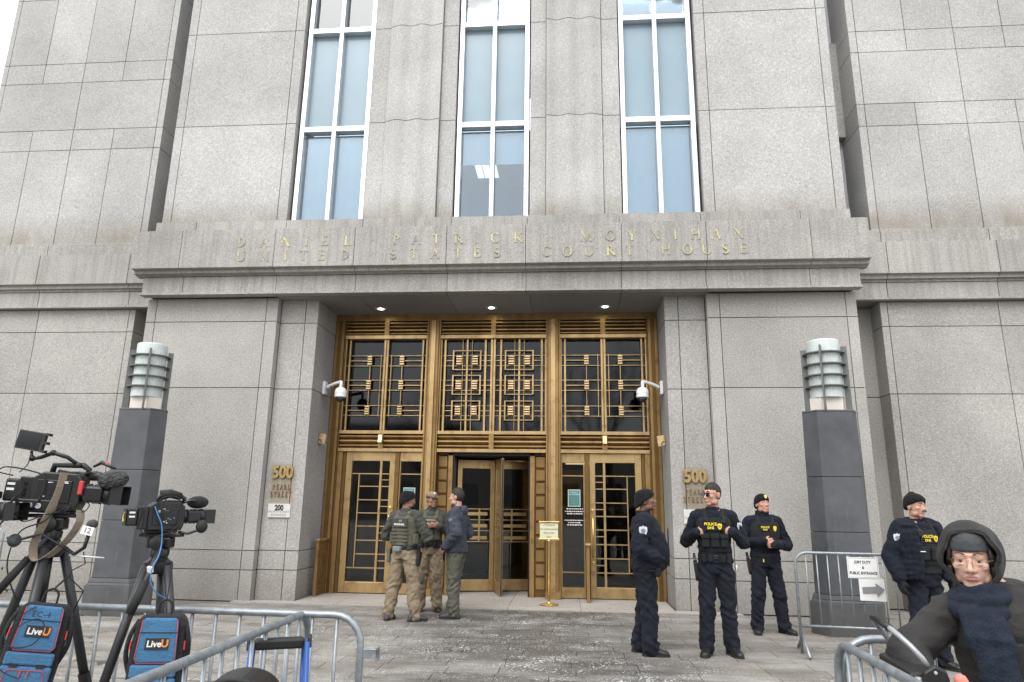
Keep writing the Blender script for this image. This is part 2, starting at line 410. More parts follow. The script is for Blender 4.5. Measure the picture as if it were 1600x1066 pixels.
# ---------------------------------------------------------------- courthouse
house = empty('courthouse', (0, 11.5, 0), 0, 'grey granite courthouse facade with tall windows and bronze entrance', 'building')
bpy.context.view_layer.update()
HI = Matrix.Translation((0, -11.5, 0))
def hpart(mb, name, mat, parent=None, **k):
    """built in world coordinates, stored relative to the house"""
    for i, p in enumerate(mb.v): mb.v[i] = (p[0], p[1]-11.5, p[2])
    return mb.build(name, mat, parent or house, **k)
GAP = .0068
def slab(parent, mat, x0, x1, z0, z1, y0, depth=.07, name='granite_slab', bevel=0):
    if x1 < x0: x0, x1 = x1, x0
    j = rng.uniform(-.0015, .0015)
    m = MB(); m.box(x0+GAP, x1-GAP, y0+j, y0+depth, z0+GAP, z1-GAP); return hpart(m, name, mat, parent)
def wall(name, boxes):
    m = MB()
    for b in boxes: m.box(*b)
    return hpart(m, name, JOINT)
TOP = 13.6
BZ = [0, .49, .80, 3.55, 4.76, 5.2]
for s in (-1, 1):
    # ---- entrance pier
    w = wall('pier_wall', [tuple(sorted((s*3.82, s*6.27))) + (11.53, 12.6, 0, 5.19)])
    for a, b in zip(BZ, BZ[1:]):
        slab(w, G_LOW, s*4.02, s*3.80, a, b, 11.5, .16); slab(w, G_LOW, s*6.11, s*4.02, a, b, 11.5); slab(w, G_LOW, s*6.29, s*6.11, a, b, 11.5, .7)
    # ---- jamb of the recess
    w = wall('jamb_wall', [tuple(sorted((s*3.13, s*3.79))) + (11.68, 13.0, 0, 5.19)])
    for a, b in zip(BZ, BZ[1:]):
        slab(w, G_LOW, s*3.80, s*3.34, a, b, 11.65); slab(w, G_LOW, s*3.34, s*3.10, a, b, 11.65, .42); slab(w, G_LOW, s*3.15, s*3.10, a, b, 12.07, .65)
    # ---- wing, lower and upper storeys
    xs = [6.95, 7.08, 8.95, 10.80] if s < 0 else [6.95, 7.08, 8.95, 10.82, 12.7, 14.5]
    xe = xs[-1]
    w = wall('wing_wall', [tuple(sorted((s*6.98, s*(xe-.03)))) + (12.18, 13.6, 0, TOP)])
    wz = [0, .50, .83, 3.55, 4.75, 5.2]
    for a, b in zip(wz, wz[1:]):
        for k, (p, q) in enumerate(zip(xs, xs[1:])): slab(w, G_LOW, s*p, s*q, a, b, 12.15, .9 if k == 0 else .07)
    half = [7.10, 8.02, 8.92, 9.83, 10.68, 10.80] if s < 0 else [7.10, 8.02, 8.92, 9.83, 10.74, 11.65, 12.56, 13.5, 14.5]
    full = [7.10, 8.92, 10.68, 10.80] if s < 0 else [7.10, 8.92, 10.74, 12.56, 14.5]
    for z0, z1, v in ((6.55, 8.68, half), (8.68, 9.15, half), (9.15, 10.28, full), (10.28, 10.75, half), (10.75, 12.4, half), (12.4, TOP, full)):
        v = [6.95] + v
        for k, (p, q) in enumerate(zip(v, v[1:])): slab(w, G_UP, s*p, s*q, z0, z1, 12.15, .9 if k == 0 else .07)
    # ---- wing ledge
    w = wall('wing_ledge', [tuple(sorted((s*6.30, s*(xe-.02)))) + (12.12, 12.5, 5.2, 6.54)])
    for k, (p, q) in enumerate(zip([6.28]+xs[1:], xs[1:])):
        x0, x1 = sorted((s*p, s*q)); x0 += GAP; x1 -= GAP
        m = MB(); m.prism([(12.14,5.21),(12.01,5.21),(12.01,5.240),(12.075,5.248),(12.075,5.535),(12.14,5.535)], x0, x1, 'x'); hpart(m, 'granite_fascia', G_ENT, w)
        m = MB(); m.prism([(12.14,5.545),(12.06,5.545),(12.06,5.588),(12.0,5.592),(12.0,5.658),(11.93,5.668),(11.93,6.26),(12.14,6.285)], x0, x1, 'x'); hpart(m, 'granite_frieze', G_ENT, w)
        m = MB(); m.box(x0, x1, 12.085, 12.16, 6.29, 6.545); hpart(m, 'granite_course', G_ENT, w)
    # ---- recessed slot between wing and centre
    w = wall('slot_wall', [tuple(sorted((s*6.2, s*7.1))) + (13.1, 13.4, 0, TOP)])
    for z0, z1 in ((0, 3.55), (3.55, 5.2), (5.2, 6.8)): slab(w, G_LOW, s*6.25, s*7.0, z0, z1, 12.55, .56)
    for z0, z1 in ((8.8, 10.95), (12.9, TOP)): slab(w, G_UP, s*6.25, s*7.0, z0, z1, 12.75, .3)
    for z0, z1 in ((6.8, 8.8), (10.95, 12.9)):
        f = MB(); 
        for b in ((6.25, 6.34, z0, z1), (6.90, 7.0, z0, z1), (6.34, 6.90, z0, z0+.07), (6.34, 6.90, z1-.07, z1)): 
            q = sorted((s*b[0], s*b[1])); f.box(q[0], q[1], 12.95, 13.06, b[2], b[3])
        f = hpart(f, 'window', ALU)
        q = sorted((s*6.35, s*6.89)); m = MB(); m.box(q[0], q[1], 13.0, 13.01, z0+.075, z1-.075); hpart(m, 'pane', GLASS_W, f)
    # cover between pier back and wing so no sky shows through the slot
    # ---- centre block, outer upper wall
    w = wall('upper_wall', [tuple(sorted((s*3.93, s*6.35))) + (11.73, 12.7, 6.4, TOP)])
    for z0, z1 in ((6.72, 8.85), (8.85, 10.97), (10.97, 13.1), (13.1, TOP)):
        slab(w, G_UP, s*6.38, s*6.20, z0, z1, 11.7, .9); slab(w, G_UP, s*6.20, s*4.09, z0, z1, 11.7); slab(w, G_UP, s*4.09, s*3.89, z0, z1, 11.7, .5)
    # ---- fluted pier between the windows
    w = wall('fluted_wall', [tuple(sorted((s*.75, s*2.43))) + (11.76, 12.6, 6.4, TOP)])
    for z0, z1 in ((6.72, 8.83), (8.83, 10.95), (10.95, 13.05), (13.05, TOP)):
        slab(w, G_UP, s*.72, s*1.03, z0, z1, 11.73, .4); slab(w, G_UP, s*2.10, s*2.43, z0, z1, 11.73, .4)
        n = 40; pr = []
        for k in range(n+1):
            u = k/n; xx = 1.035 + u*1.06
            pr.append((s*xx, 11.67 - .026*math.cos(u*2*math.pi*2.5) - .012*math.sin(u*math.pi)))
        poly = pr + [(s*2.095, 11.79), (s*1.035, 11.79)]
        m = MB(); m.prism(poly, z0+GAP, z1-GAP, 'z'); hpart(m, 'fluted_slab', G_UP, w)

# ---- central ledge with the inscription
led = wall('central_ledge', [(-6.25, 6.25, 11.36, 12.0, 5.22, 6.395), (-6.2, 6.2, 11.56, 12.0, 6.395, 6.70)])
jx = [-6.45, -5.55, -3.8, -2.34, -.69, .70, 2.35, 3.78, 5.5, 6.45]
for k, (p, q) in enumerate(zip(jx, jx[1:])):
    x0, x1 = p+GAP*.7, q-GAP*.7; e0 = .13 if k == 0 else 0; e1 = .13 if k == len(jx)-2 else 0
    m = MB(); m.prism([(11.42,5.20),(11.235,5.20),(11.235,5.232),(11.315,5.242),(11.315,5.555),(11.42,5.555)], x0+e0, x1-e1, 'x'); hpart(m, 'granite_fascia', G_ENT, led)
    m = MB(); m.prism([(11.42,5.565),(11.285,5.565),(11.285,5.588),(11.20,5.592),(11.20,5.652),(11.10,5.660),(11.10,6.375),(11.42,6.41)], x0, x1, 'x'); hpart(m, 'granite_frieze', G_ENT, led)
    m = MB(); m.box(x0+(.10 if k == 0 else 0), x1-(.10 if k == len(jx)-2 else 0), 11.50, 11.80, 6.40, 6.715); hpart(m, 'granite_course', G_ENT, led)
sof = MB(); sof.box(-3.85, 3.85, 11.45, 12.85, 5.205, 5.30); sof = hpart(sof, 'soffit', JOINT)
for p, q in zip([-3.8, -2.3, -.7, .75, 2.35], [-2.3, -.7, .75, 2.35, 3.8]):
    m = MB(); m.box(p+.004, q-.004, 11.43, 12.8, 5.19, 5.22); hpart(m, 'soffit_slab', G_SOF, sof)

# ---- serif capitals for the inscription
TH, TN = .165, .055      # thick and thin strokes in cap heights
def stroke(poly, a, b, wa, wb=None):
    wb = wa if wb is None else wb
    a, b = Vector(a), Vector(b); d = (b-a).normalized(); n = Vector((-d.y, d.x))
    poly.append([a+n*wa/2, a-n*wa/2, b-n*wb/2, b+n*wb/2])
def arc(poly, c, rx, ry, a0, a1, w0=TN, w1=TH, n=18):
    c = Vector(c); pts = []
    for k in range(n+1):
        a = a0+(a1-a0)*k/n; t = abs(math.cos(a)); w = w0+(w1-w0)*t
        pts.append((c+Vector((rx*math.cos(a), ry*math.sin(a))), c+Vector(((rx-w)*math.cos(a), (ry-w*.8)*math.sin(a)))))
    for k in range(n): poly.append([pts[k][0], pts[k][1], pts[k+1][1], pts[k+1][0]])
def serif(poly, x, y, w=.26): poly.append([Vector((x-w/2, y-.022)), Vector((x+w/2, y-.022)), Vector((x+w/2, y+.022)), Vector((x-w/2, y+.022))])
def glyph(ch):
    P = []; H = math.pi/2
    def stem(x, w=TH, top=True, bot=True):
        stroke(P, (x, 0), (x, 1), w)
        if top: serif(P, x, .98)
        if bot: serif(P, x, .02)
    def arm(x0, x1, y, tick=0):
        stroke(P, (x0, y), (x1, y), TN)
        if tick: stroke(P, (x1-.02, y), (x1, y+tick), TN, TN*.8)
    if ch == 'A': stroke(P, (-.34, 0), (0, 1), TN); stroke(P, (.34, 0), (0, 1), TH); stroke(P, (-.2, .34), (.22, .34), TN); serif(P, -.34, .02); serif(P, .34, .02)
    elif ch == 'C': arc(P, (0, .5), .43, .51, R(48), R(312)); stroke(P, (.29, .82), (.31, .98), TN)
    elif ch == 'D': stem(-.28); arc(P, (-.28, .5), .62, .5, -H, H)
    elif ch == 'E': stem(-.2); arm(-.2, .26, .97, -.18); arm(-.2, .16, .52); arm(-.2, .30, .03, .18)
    elif ch == 'H': stem(-.3); stem(.3); arm(-.3, .3, .52)
    elif ch == 'I': stem(0)
    elif ch == 'K': stem(-.26); stroke(P, (-.2, .42), (.28, 1), TN); stroke(P, (-.08, .55), (.36, 0), TH); serif(P, .28, .98, .2); serif(P, .36, .02, .2)
    elif ch == 'L': stem(-.2); arm(-.2, .30, .03, .2)
    elif ch == 'M': stem(-.42, TN); stem(.42); stroke(P, (-.4, 1), (0, 0), TH*.9); stroke(P, (0, 0), (.4, 1), TN)
    elif ch == 'N': stem(-.32, TN); stem(.32, TN); stroke(P, (-.34, 1), (.32, 0), TH)
    elif ch == 'O': arc(P, (0, .5), .47, .52, 0, 2*math.pi, n=28)
    elif ch == 'P': stem(-.2); arc(P, (-.2, .74), .46, .26, -H, H)
    elif ch == 'R': stem(-.24); arc(P, (-.24, .74), .44, .26, -H, H); stroke(P, (-.02, .5), (.36, 0), TH); serif(P, .36, .02, .18)
    elif ch == 'S':
        arc(P, (0, .74), .27, .27, R(35), R(265), TN, TH*.75); arc(P, (0, .26), .29, .27, R(85), R(-145), TN, TH*.75); stroke(P, (-.13, .62), (.13, .42), TH)
    elif ch == 'T': stem(0, top=False); stroke(P, (-.34, .97), (.34, .97), TN); stroke(P, (-.33, .97), (-.35, .80), TN); stroke(P, (.33, .97), (.35, .80), TN)
    elif ch == 'U': stroke(P, (-.3, .35), (-.3, 1), TH); stroke(P, (.3, .35), (.3, 1), TN*1.3); serif(P, -.3, .98); serif(P, .3, .98); arc(P, (0, .37), .375, .38, math.pi, 2*math.pi, TN, TH*.8)
    elif ch == 'Y': stroke(P, (0, 0), (0, .48), TH); stroke(P, (-.34, 1), (0, .46), TH); stroke(P, (.34, 1), (0, .46), TN); serif(P, 0, .02); serif(P, -.34, .98, .2); serif(P, .34, .98, .2)
    elif ch == '·': arc(P, (0, .5), .07, .07, 0, 2*math.pi, .06, .06, 8)
    return P
GL_CACHE = {}
def letter(ch, x, z, y, size, mat, parent, depth=.006, sx=1.0, name='letter'):
    key = (ch, size, depth, sx)
    if key not in GL_CACHE:
        m = MB()
        for k, poly in enumerate(glyph(ch)): m.prism([(p.x*size*sx, p.y*size) for p in poly], -depth-.0004*k, .01, 'y')
        me = m.mesh('letter'); bm = bmesh.new(); bm.from_mesh(me); bmesh.ops.recalc_face_normals(bm, faces=bm.faces); bm.to_mesh(me); bm.free(); GL_CACHE[key] = me; me.materials.append(mat)
    o = bpy.data.objects.new(name, GL_CACHE[key]); COL.objects.link(o); o.parent = parent; o.location = (x, y-11.5, z); return o
def mk_worn_gold():
    t = NT('worn_gilding'); p = t.pos()
    n = t.noise(p, 2.6, 4, .7); s = t.noise(p, 60, 2)
    st = t.ramp(s, [(.3, (.17,.16,.135)), (.7, (.33,.315,.27))])
    g = t.ramp(s, [(.3, (.44,.38,.14)), (.7, (.76,.70,.38))])
    return t.fin(t.mix(t.rng(n, .40, .62, .12, .9), st, g), .55, 0)
WG = mk_worn_gold()
ins = MB(); ins.box(-.05, .05, 11.15, 11.2, 5.9, 6.0); ins = hpart(ins, 'inscription', G_ENT)
for txt, xs, z in (('DANIEL·PATRICK·MOYNIHAN', (-4.41,-3.99,-3.59,-3.21,-2.88,-2.46,-2.01,-1.58,-1.23,-.87,-.48,-.15,.17,.57,1.15,1.75,2.16,2.53,2.93,3.26,3.6,3.94,4.32), 6.035),
                   ('UNITED·STATES·COURT·HOUSE', (-4.40,-3.96,-3.58,-3.25,-2.91,-2.49,-2.03,-1.63,-1.26,-.88,-.48,-.14,.2,.63,1.07,1.42,1.79,2.16,2.48,2.78,3.09,3.45,3.77,4.08,4.38), 5.765)):
    for ch, x in zip(txt, xs): letter(ch, x, z, 11.099, .18, WG, ins)

# ---- street number and street name, both jambs; the white plaque below
for s in (-1, 1):
    xc = s*3.49
    o = text('street_number', '500', .285, BRZ_L, house, Matrix.Translation((xc, 11.632-11.5, 2.09)), extrude=.018, offset=.012, sx=.86); 
    nm = MB(); nm.box(xc-.02, xc+.02, 11.66, 11.68, 1.74, 1.76); nm = hpart(nm, 'street_name', G_LOW)
    for txt, z in (('PEARL', 1.80), ('STREET', 1.68)):
        n = len(txt)
        for k, ch in enumerate(txt): letter(ch, xc-.01+(k-(n-1)/2)*.066, z, 11.65, .088, BRZ, nm, .014, .62)
    pm = MB(); pm.box(xc-.205, xc+.185, 11.625, 11.652, 1.34, 1.565); pl = hpart(pm, 'plaque', plain('plaque_face', (.62,.61,.58), .5, nz=.08))
    text('number', '200', .125, INK, pl, Matrix.Translation((xc-.01, .1235, 1.495)), extrude=.001, offset=.006, sx=.8)
    text('print', 'WORTH STREET\nENTRANCE', .052, INKG, pl, Matrix.Translation((xc-.01, .1235, 1.405)), extrude=.0006)

# ---- tall windows
def win_pane(f, x0, x1, z0, z1, mat, y=11.93): m = MB(); m.box(x0, x1, y, y+.012, z0, z1); return hpart(m, 'pane', mat, f)
for ci, c in enumerate((-3.15, 0.0, 3.15)):
    h = .70
    f = MB()
    zs = [6.74, 8.77, 11.02, 13.2]
    f.box(c-h, c-h+.09, 11.80, 11.98, 6.72, TOP); f.box(c+h-.09, c+h, 11.80, 11.98, 6.72, TOP); f.box(c-.04, c+.04, 11.79, 11.97, 6.725, TOP-.01)
    for z in zs[1:]: f.box(c-h+.09, c-.04, 11.80, 11.97, z-.055, z+.055); f.box(c+.04, c+h-.09, 11.80, 11.97, z-.055, z+.055)
    f.box(c-h+.09, c-.04, 11.83, 11.98, 6.715, 6.765); f.box(c+.04, c+h-.09, 11.83, 11.98, 6.715, 6.765)
    f = hpart(f, 'window_frame', ALU, bevel=.006)
    for a, b in ((c-h+.09, c-.04), (c+.04, c+h-.09)):
        win_pane(f, a, b, 6.765, 8.715, GLASS_W); win_pane(f, a, b, 8.825, 10.965, SPAN); win_pane(f, a, b, 11.075, 13.145, GLASS_W)
    rm = MB()   # room behind the glass
    for z0, z1 in ((6.6, 8.75), (11.05, 13.3)):
        rm.box(c-.95, c+.95, 14.4, 14.5, z0, z1); rm.box(c-.95, c-.90, 12.05, 14.4, z0, z1); rm.box(c+.90, c+.95, 12.05, 14.4, z0, z1); rm.box(c-.9, c+.9, 12.05, 14.4, z0, z0+.05); rm.box(c-.9, c+.9, 12.05, 14.4, z1-.05, z1)
    hpart(rm, 'room', plain('room_wall', (.15,.27,.52), .9))
    for z0, z1, dn in ((6.78, 8.72, .36 if ci == 1 else 1), (11.07, 13.2, 0.78 if ci != 1 else .72)):
        for a, b in ((c-h+.10, c-.02), (c+.02, c+h-.10)):
            bot = z1-(z1-z0)*dn; n = 9; m = MB()
            pr = [(a+(b-a)*k/n, 12.03+.003*math.sin(k*1.9+ci)) for k in range(n+1)]
            m.prism(pr + [(q[0], q[1]+.004) for q in pr[::-1]], bot, z1, 'z'); hpart(m, 'blind', BLIND)
    if ci == 1:
        for z in (8.66, 13.2):
            m = MB(); m.box(c-.55, c-.05, 13.1, 13.8, z-.02, z+.03); fx = hpart(m, 'ceiling_light', WHT)
            for u in range(3):
                for w_ in range(4):
                    m = MB(); m.box(c-.535+u*.16, c-.405+u*.16, 13.12+w_*.168, 13.26+w_*.168, z-.03, z-.022); hpart(m, 'light_cell', emit('office_light', (1,.97,.92), .9) if 'office_light' not in bpy.data.materials else bpy.data.materials['office_light'], fx)
# ---------------------------------------------------------------- bronze entrance (front plane y = 12.70)
Y0 = 12.70
def bbox(name, x0, x1, y0, y1, z0, z1, mat=None, parent=None, bevel=0):
    if x1 < x0: x0, x1 = x1, x0
    m = MB(); m.box(x0, x1, y0, y1, z0, z1); return hpart(m, name, mat or BRZ, parent, bevel=bevel)
th = MB(); th.box(-3.09, 3.09, 11.52, 14.6, -.05, .006); th = hpart(th, 'threshold', JOINT)
for k, (p, q) in enumerate(zip([-3.78, -2.35, -.95, .45, 1.6, 2.75], [-2.35, -.95, .45, 1.6, 2.75, 3.78])):
    p2, q2 = max(p, -3.08), min(q, 3.08)
    m = MB(); m.box(p2+.004, q2-.004, 11.63, 14.5, -.03, .016+rng.uniform(-.001,.001)); hpart(m, 'threshold_slab', G_TH, th)
    m = MB(); m.box(p+.004+(.0 if k else -.3), q-.004+(.3 if k == 5 else 0), 11.38, 11.622, -.03, .012); hpart(m, 'threshold_slab', G_TH, th)
fr = bbox('entrance_frame', -3.10, 3.10, 12.64, 12.86, 5.06, 5.19, BRZ)
for s in (-1, 1):
    jm = bbox('jamb', s*3.095, s*2.92, 12.62, 12.86, .01, 5.058, BRZ)
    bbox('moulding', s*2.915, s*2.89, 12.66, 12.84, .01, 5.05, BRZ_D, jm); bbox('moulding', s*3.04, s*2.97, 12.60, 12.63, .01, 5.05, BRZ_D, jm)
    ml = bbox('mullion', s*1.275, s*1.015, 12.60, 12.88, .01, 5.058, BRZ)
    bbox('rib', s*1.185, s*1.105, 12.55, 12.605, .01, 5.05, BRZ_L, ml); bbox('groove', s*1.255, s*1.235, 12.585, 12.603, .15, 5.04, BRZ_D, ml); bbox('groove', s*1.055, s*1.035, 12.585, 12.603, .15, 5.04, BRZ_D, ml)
    bbox('base_block', s*1.28, s*1.01, 12.54, 12.60, .012, .14, BRZ, ml)
def louvre(x0, x1, z0, z1, n, block=True):
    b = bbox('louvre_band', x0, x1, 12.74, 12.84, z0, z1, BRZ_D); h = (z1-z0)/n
    for k in range(n):
        a = z0 + k*h
        m = MB(); m.prism([(12.745, a+.004), (12.70, a+.012), (12.655, a+h*.45), (12.655, a+h*.72), (12.745, a+h*.97)], x0+.002, x1-.002, 'x'); hpart(m, 'louvre', BRZ_L if k % 2 else BRZ, b)
    if block: c = (x0+x1)/2; bbox('block', c-.045, c+.045, 12.62, 12.70, z0-.01, z1+.012, BRZ, b)
BAYS = ((-2.885, -1.28), (-1.01, 1.01), (1.28, 2.885))
for bi, (x0, x1) in enumerate(BAYS):
    louvre(x0, x1, 4.765, 5.05, 4)
    bbox('transom_rail', x0, x1, 12.60, 12.84, 4.695, 4.76, BRZ_L); bbox('transom_rail', x0, x1, 12.61, 12.84, 2.865, 2.925, BRZ_L)
    louvre(x0, x1, 2.60, 2.86, 3); bbox('door_head', x0, x1, 12.62, 12.84, 2.535, 2.597, BRZ_L)
    # transom window
    f = MB(); rc = lambda i, y: [V(x0+i, y, 2.926+i*.2), V(x1-i, y, 2.926+i*.2), V(x1-i, y, 4.694-i*.2), V(x0+i, y, 4.694-i*.2)]
    f.rings([rc(0, 12.66), rc(0, 12.80), rc(.022, 12.80), rc(.022, 12.66), rc(0, 12.66)], cap=False)
    f = hpart(f, 'transom_window', BRZ_L)
    c = (x0+x1)/2
    bbox('pane', x0+.02, x1-.02, 12.775, 12.785, 2.927, 4.693, GLASS_T, f)
    def bar(xa, xb, za, zb, y=12.70, d=.03, mat=BRZ_L): bbox('glazing_bar', xa, xb, y, y+d, za, zb, mat, f)
    bar(c-.045, c-.008, 2.93, 4.69, 12.67, .09); bar(c+.008, c+.045, 2.93, 4.69, 12.67, .09)
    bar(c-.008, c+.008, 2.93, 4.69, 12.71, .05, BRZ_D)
    rows = ((4.18, 4.28, 4.38), (3.705, 3.80, 3.90), (3.22, 3.315, 3.41))
    if bi != 1:
        for s, e in ((-1, x0), (1, x1)):
            bar(e-s*.10, e-s*.07, 2.93, 4.69, 12.68, .06)
            xin = c+s*.10; bar(xin-.006, xin+.006, 3.20, 4.40); xb = c+s*.315; bar(xb-.006, xb+.006, 3.20, 4.40, 12.705)
            for r in rows:
                for z in (r[0], r[2]): bar(e-s*.02, c+s*.045, z-.006, z+.006, 12.715, .02)
                bar(e-s*.10, xb+s*.04, r[1]-.008, r[1]+.008, 12.71, .025)
                ob = bbox('ornament_block', xb-.04, xb+.04, 12.70, 12.75, r[0]+.004, r[2]-.004, BRZ_D, f)
                hh = (r[2]-r[0]-.008)/4
                for k in range(4):
                    z = r[0]+.004+k*hh
                    m = MB(); m.prism([(12.70, z+.004), (12.665, z+hh*.3), (12.665, z+hh*.8), (12.70, z+hh-.003)], xb-.042, xb+.042, 'x'); hpart(m, 'glazing_bar', BRZ_P, f)
    else:
        for s, e in ((-1, x0), (1, x1)):
            bar(e-s*.10, e-s*.065, 2.93, 4.69, 12.68, .06); q = c+s*.50; bar(q-.016, q+.016, 2.93, 4.69, 12.68, .07); bar(c+s*.15-.018, c+s*.15+.018, 2.93, 4.69, 12.68, .06)
            for d in (-1, 1): bar(q+d*.09-.005, q+d*.09+.005, 2.93, 4.69, 12.705, .02)
            for k, r in enumerate(rows):
                for z in (r[0], r[2]): bar(e-s*.02, c+s*.05, z-.005, z+.005, 12.725, .02)
                for z in (r[1],): bar(e-s*.08, q+s*.26, z-.007, z+.007, 12.72, .02); bar(q-s*.26, c+s*.05, z-.007, z+.007, 12.72, .02)
                z0, z1 = r[0]-.09, r[2]+.09
                for d in (-1, 1): xx = q+d*.262; bar(xx-.013, xx+.013, z0, z1, 12.655, .05)
                bar(q-.249, q+.249, z0, z0+.013, 12.665, .04); bar(q-.249, q+.249, z1-.013, z1, 12.665, .04)
                for d in (-1, 1):
                    xb = q+d*.155
                    bbox('ornament_block', xb-.05, xb+.05, 12.70, 12.75, r[0]+.004, r[2]-.004, BRZ_D, f); hh = (r[2]-r[0]-.008)/4
                    for kk in range(4):
                        z = r[0]+.004+kk*hh
                        m = MB(); m.prism([(12.70, z+.004), (12.665, z+hh*.3), (12.665, z+hh*.8), (12.70, z+hh-.003)], xb-.052, xb+.052, 'x'); hpart(m, 'glazing_bar', BRZ_P, f)
# side bays: door leaf and side light
ZB = (2.13, 1.90, 1.655, 1.42, 1.185, .935, .695, .455); ZS = (2.02, 1.54, 1.07, .58)
for s in (-1, 1):
    for a, b in ((2.885, 2.80), (2.795, 2.74)): bbox('door_post', s*a, s*b, 12.66 if a > 2.85 else 12.69, 12.84, .02, 2.53, BRZ if a > 2.85 else BRZ_D)
    m = MB()
    for b in ((2.735, 2.62, .03, 2.53), (1.90, 1.80, .03, 2.53)): q = sorted((s*b[0], s*b[1])); m.box(q[0], q[1], 12.70, 12.80, b[2], b[3])
    q = sorted((s*2.62, s*1.90)); m.box(q[0], q[1], 12.702, 12.798, .03, .215); m.box(q[0], q[1], 12.702, 12.798, 2.365, 2.53)
    d = hpart(m, 'door', BRZ_L, bevel=.004)
    def dbar(xa, xb, za, zb, y=12.715, dd=.06, mat=BRZ_L): bbox('glazing_bar', xa, xb, y, y+dd, za, zb, mat, d)
    bbox('pane', s*2.615, s*1.905, 12.755, 12.763, .216, 2.364, GLASS, d)
    dbar(s*2.085, s*2.045, .216, 2.364, 12.705); dbar(s*2.485, s*2.465, .445, 2.14)
    for z in ZB: full = z in (2.13, .455); dbar(s*(2.615 if full else 2.465), s*2.085, z-.009, z+.009, 12.72, .05); dbar(s*2.045, s*1.905, z-.009, z+.009, 12.72, .05)
    for z in ZS: dbar(s*2.045, s*1.905, z-.008, z+.008, 12.72, .05)
    h = MB(); h.tube([V(s*1.85,12.70,.72), V(s*1.85,12.63,.75), V(s*1.85,12.63,1.38), V(s*1.85,12.70,1.41)], .014, 8); hpart(h, 'handle', BRASS, d, smooth=True)
    for z in (1.52, .62): m = MB(); m.lathe([(0.001,0),(.03,0),(.03,.02),(.001,.024)], 12, T=Matrix.Translation((s*1.85,12.70,z)) @ Matrix.Rotation(R(90),4,'X')); hpart(m, 'lock', BRASS, d)
    bbox('door_post', s*1.795, s*1.715, 12.66, 12.86, .02, 2.53, BRZ_D)
    m = MB(); q = sorted((s*1.71, s*1.285)); m.box(q[0], q[1], 12.702, 12.80, .03, .205); m.box(q[0], q[1], 12.702, 12.80, 2.365, 2.53)
    q = sorted((s*1.71, s*1.69)); m.box(q[0], q[1], 12.70, 12.80, .206, 2.364); q = sorted((s*1.305, s*1.285)); m.box(q[0], q[1], 12.70, 12.80, .206, 2.364)
    sl = hpart(m, 'side_light', BRZ_L)
    bbox('pane', s*1.688, s*1.307, 12.755, 12.763, .207, 2.363, GLASS, sl)
    for z in (2.13, .455): bbox('glazing_bar', s*1.688, s*1.307, 12.725, 12.775, z-.009, z+.009, BRZ_L, sl)
    # green notice on the glass
    cx = s*1.52; nt = bbox('notice', cx-.112, cx+.112, 12.742, 12.746, 1.585, 1.885, plain('notice_border', (.50,.62,.58), .5)); bbox('notice_field', cx-.098, cx+.098, 12.739, 12.7415, 1.60, 1.87, TEAL, nt)
    text('print', 'NOTICE\nTO VISITORS', .036, WPRINT, nt, Matrix.Translation((cx, 12.7385-11.5, 1.815)))
    for k, w_ in enumerate((.14, .12, .15, .13, .10)): bbox('print', cx-w_/2, cx+w_/2, 12.7375, 12.7385, 1.745-k*.027, 1.752-k*.027, INKG, nt)
    if s > 0:
        dt = bbox('door_lettering', cx-.002, cx+.002, 12.752, 12.754, 1.40, 1.402, WPRINT)
        for k, (w_, z) in enumerate(((.28,1.545),(.33,1.50),(.26,1.46),(.35,1.345),(.22,1.305),(.25,1.265))):
            r_ = random.Random(k); xx = cx-w_/2
            while xx < cx+w_/2: q = r_.uniform(.012,.04); bbox('print', xx, xx+q, 12.750, 12.7515, z-.009, z+.009, WPRINT, dt); xx += q+.012
# ---- revolving door in the middle bay
for s in (-1, 1):
    pn = bbox('side_panel', s*1.012, s*.80, 12.80, 12.95, .02, 2.53, BRZ_D)
    for k in range(10):
        z = .14+k*.236
        m = MB(); q = sorted((s*.985, s*.83)); m.prism([(12.80, z), (12.765, z+.012), (12.755, z+.20), (12.80, z+.222)], q[0], q[1], 'x'); hpart(m, 'panel_block', BRZ, pn)
    bbox('corner_post', s*.80, s*.72, 12.72, 12.95, .02, 2.53, BRZ); bbox('corner_post', s*.718, s*.69, 12.76, 12.95, .02, 2.53, BLK2)
    m = MB(); arcp = [(s*(.70+.16*math.sin(math.pi*k/12)), 12.96+1.0*k/12) for k in range(13)]
    m.prism(arcp + [(x+s*.03, y) for x, y in arcp[::-1]], .02, 2.53, 'z'); hpart(m, 'drum_wall', BRZ_D)
bbox('drum_ceiling', -.9, .9, 12.72, 14.1, 2.48, 2.53, DARK)
rv = empty('revolving_door', (.02, 13.45, .016), 0, 'bronze and glass revolving door turning in the middle entrance bay', 'door')
bpy.context.view_layer.update()
def leaf(ang):
    T = Matrix.Rotation(ang, 4, 'Z')
    m = MB(); m.box(.03, .11, -.022, .022, .02, 2.42, T); m.box(.66, .75, -.022, .022, .02, 2.42, T); m.box(.11, .66, -.021, .021, .02, .22, T); m.box(.11, .66, -.021, .021, 2.26, 2.42, T)
    f = m.build('door_leaf', BRZ_L, rv, bevel=.004)
    m = MB(); m.box(.111, .659, -.004, .004, .221, 2.259, T); m.build('pane', GLASS, f)
    for z in (.90, 1.10, 1.30, 1.50): m = MB(); m.box(.111, .659, -.012, .012, z-.008, z+.008, T); m.build('glazing_bar', BRZ_L, f)
    for z in (.97, 1.19, 1.41): m = MB(); m.box(.16, .60, -.016, .016, z-.03, z+.03, T); m.build('glazing_bar', BRZ_L, f)
    m = MB(); m.box(.30, .33, -.013, .013, .9, 1.5, T); m.build('glazing_bar', BRZ_L, f)
    m = MB(); m.box(.735, .765, -.012, .012, .03, 2.40, T); m.build('edge_seal', RUB, f)
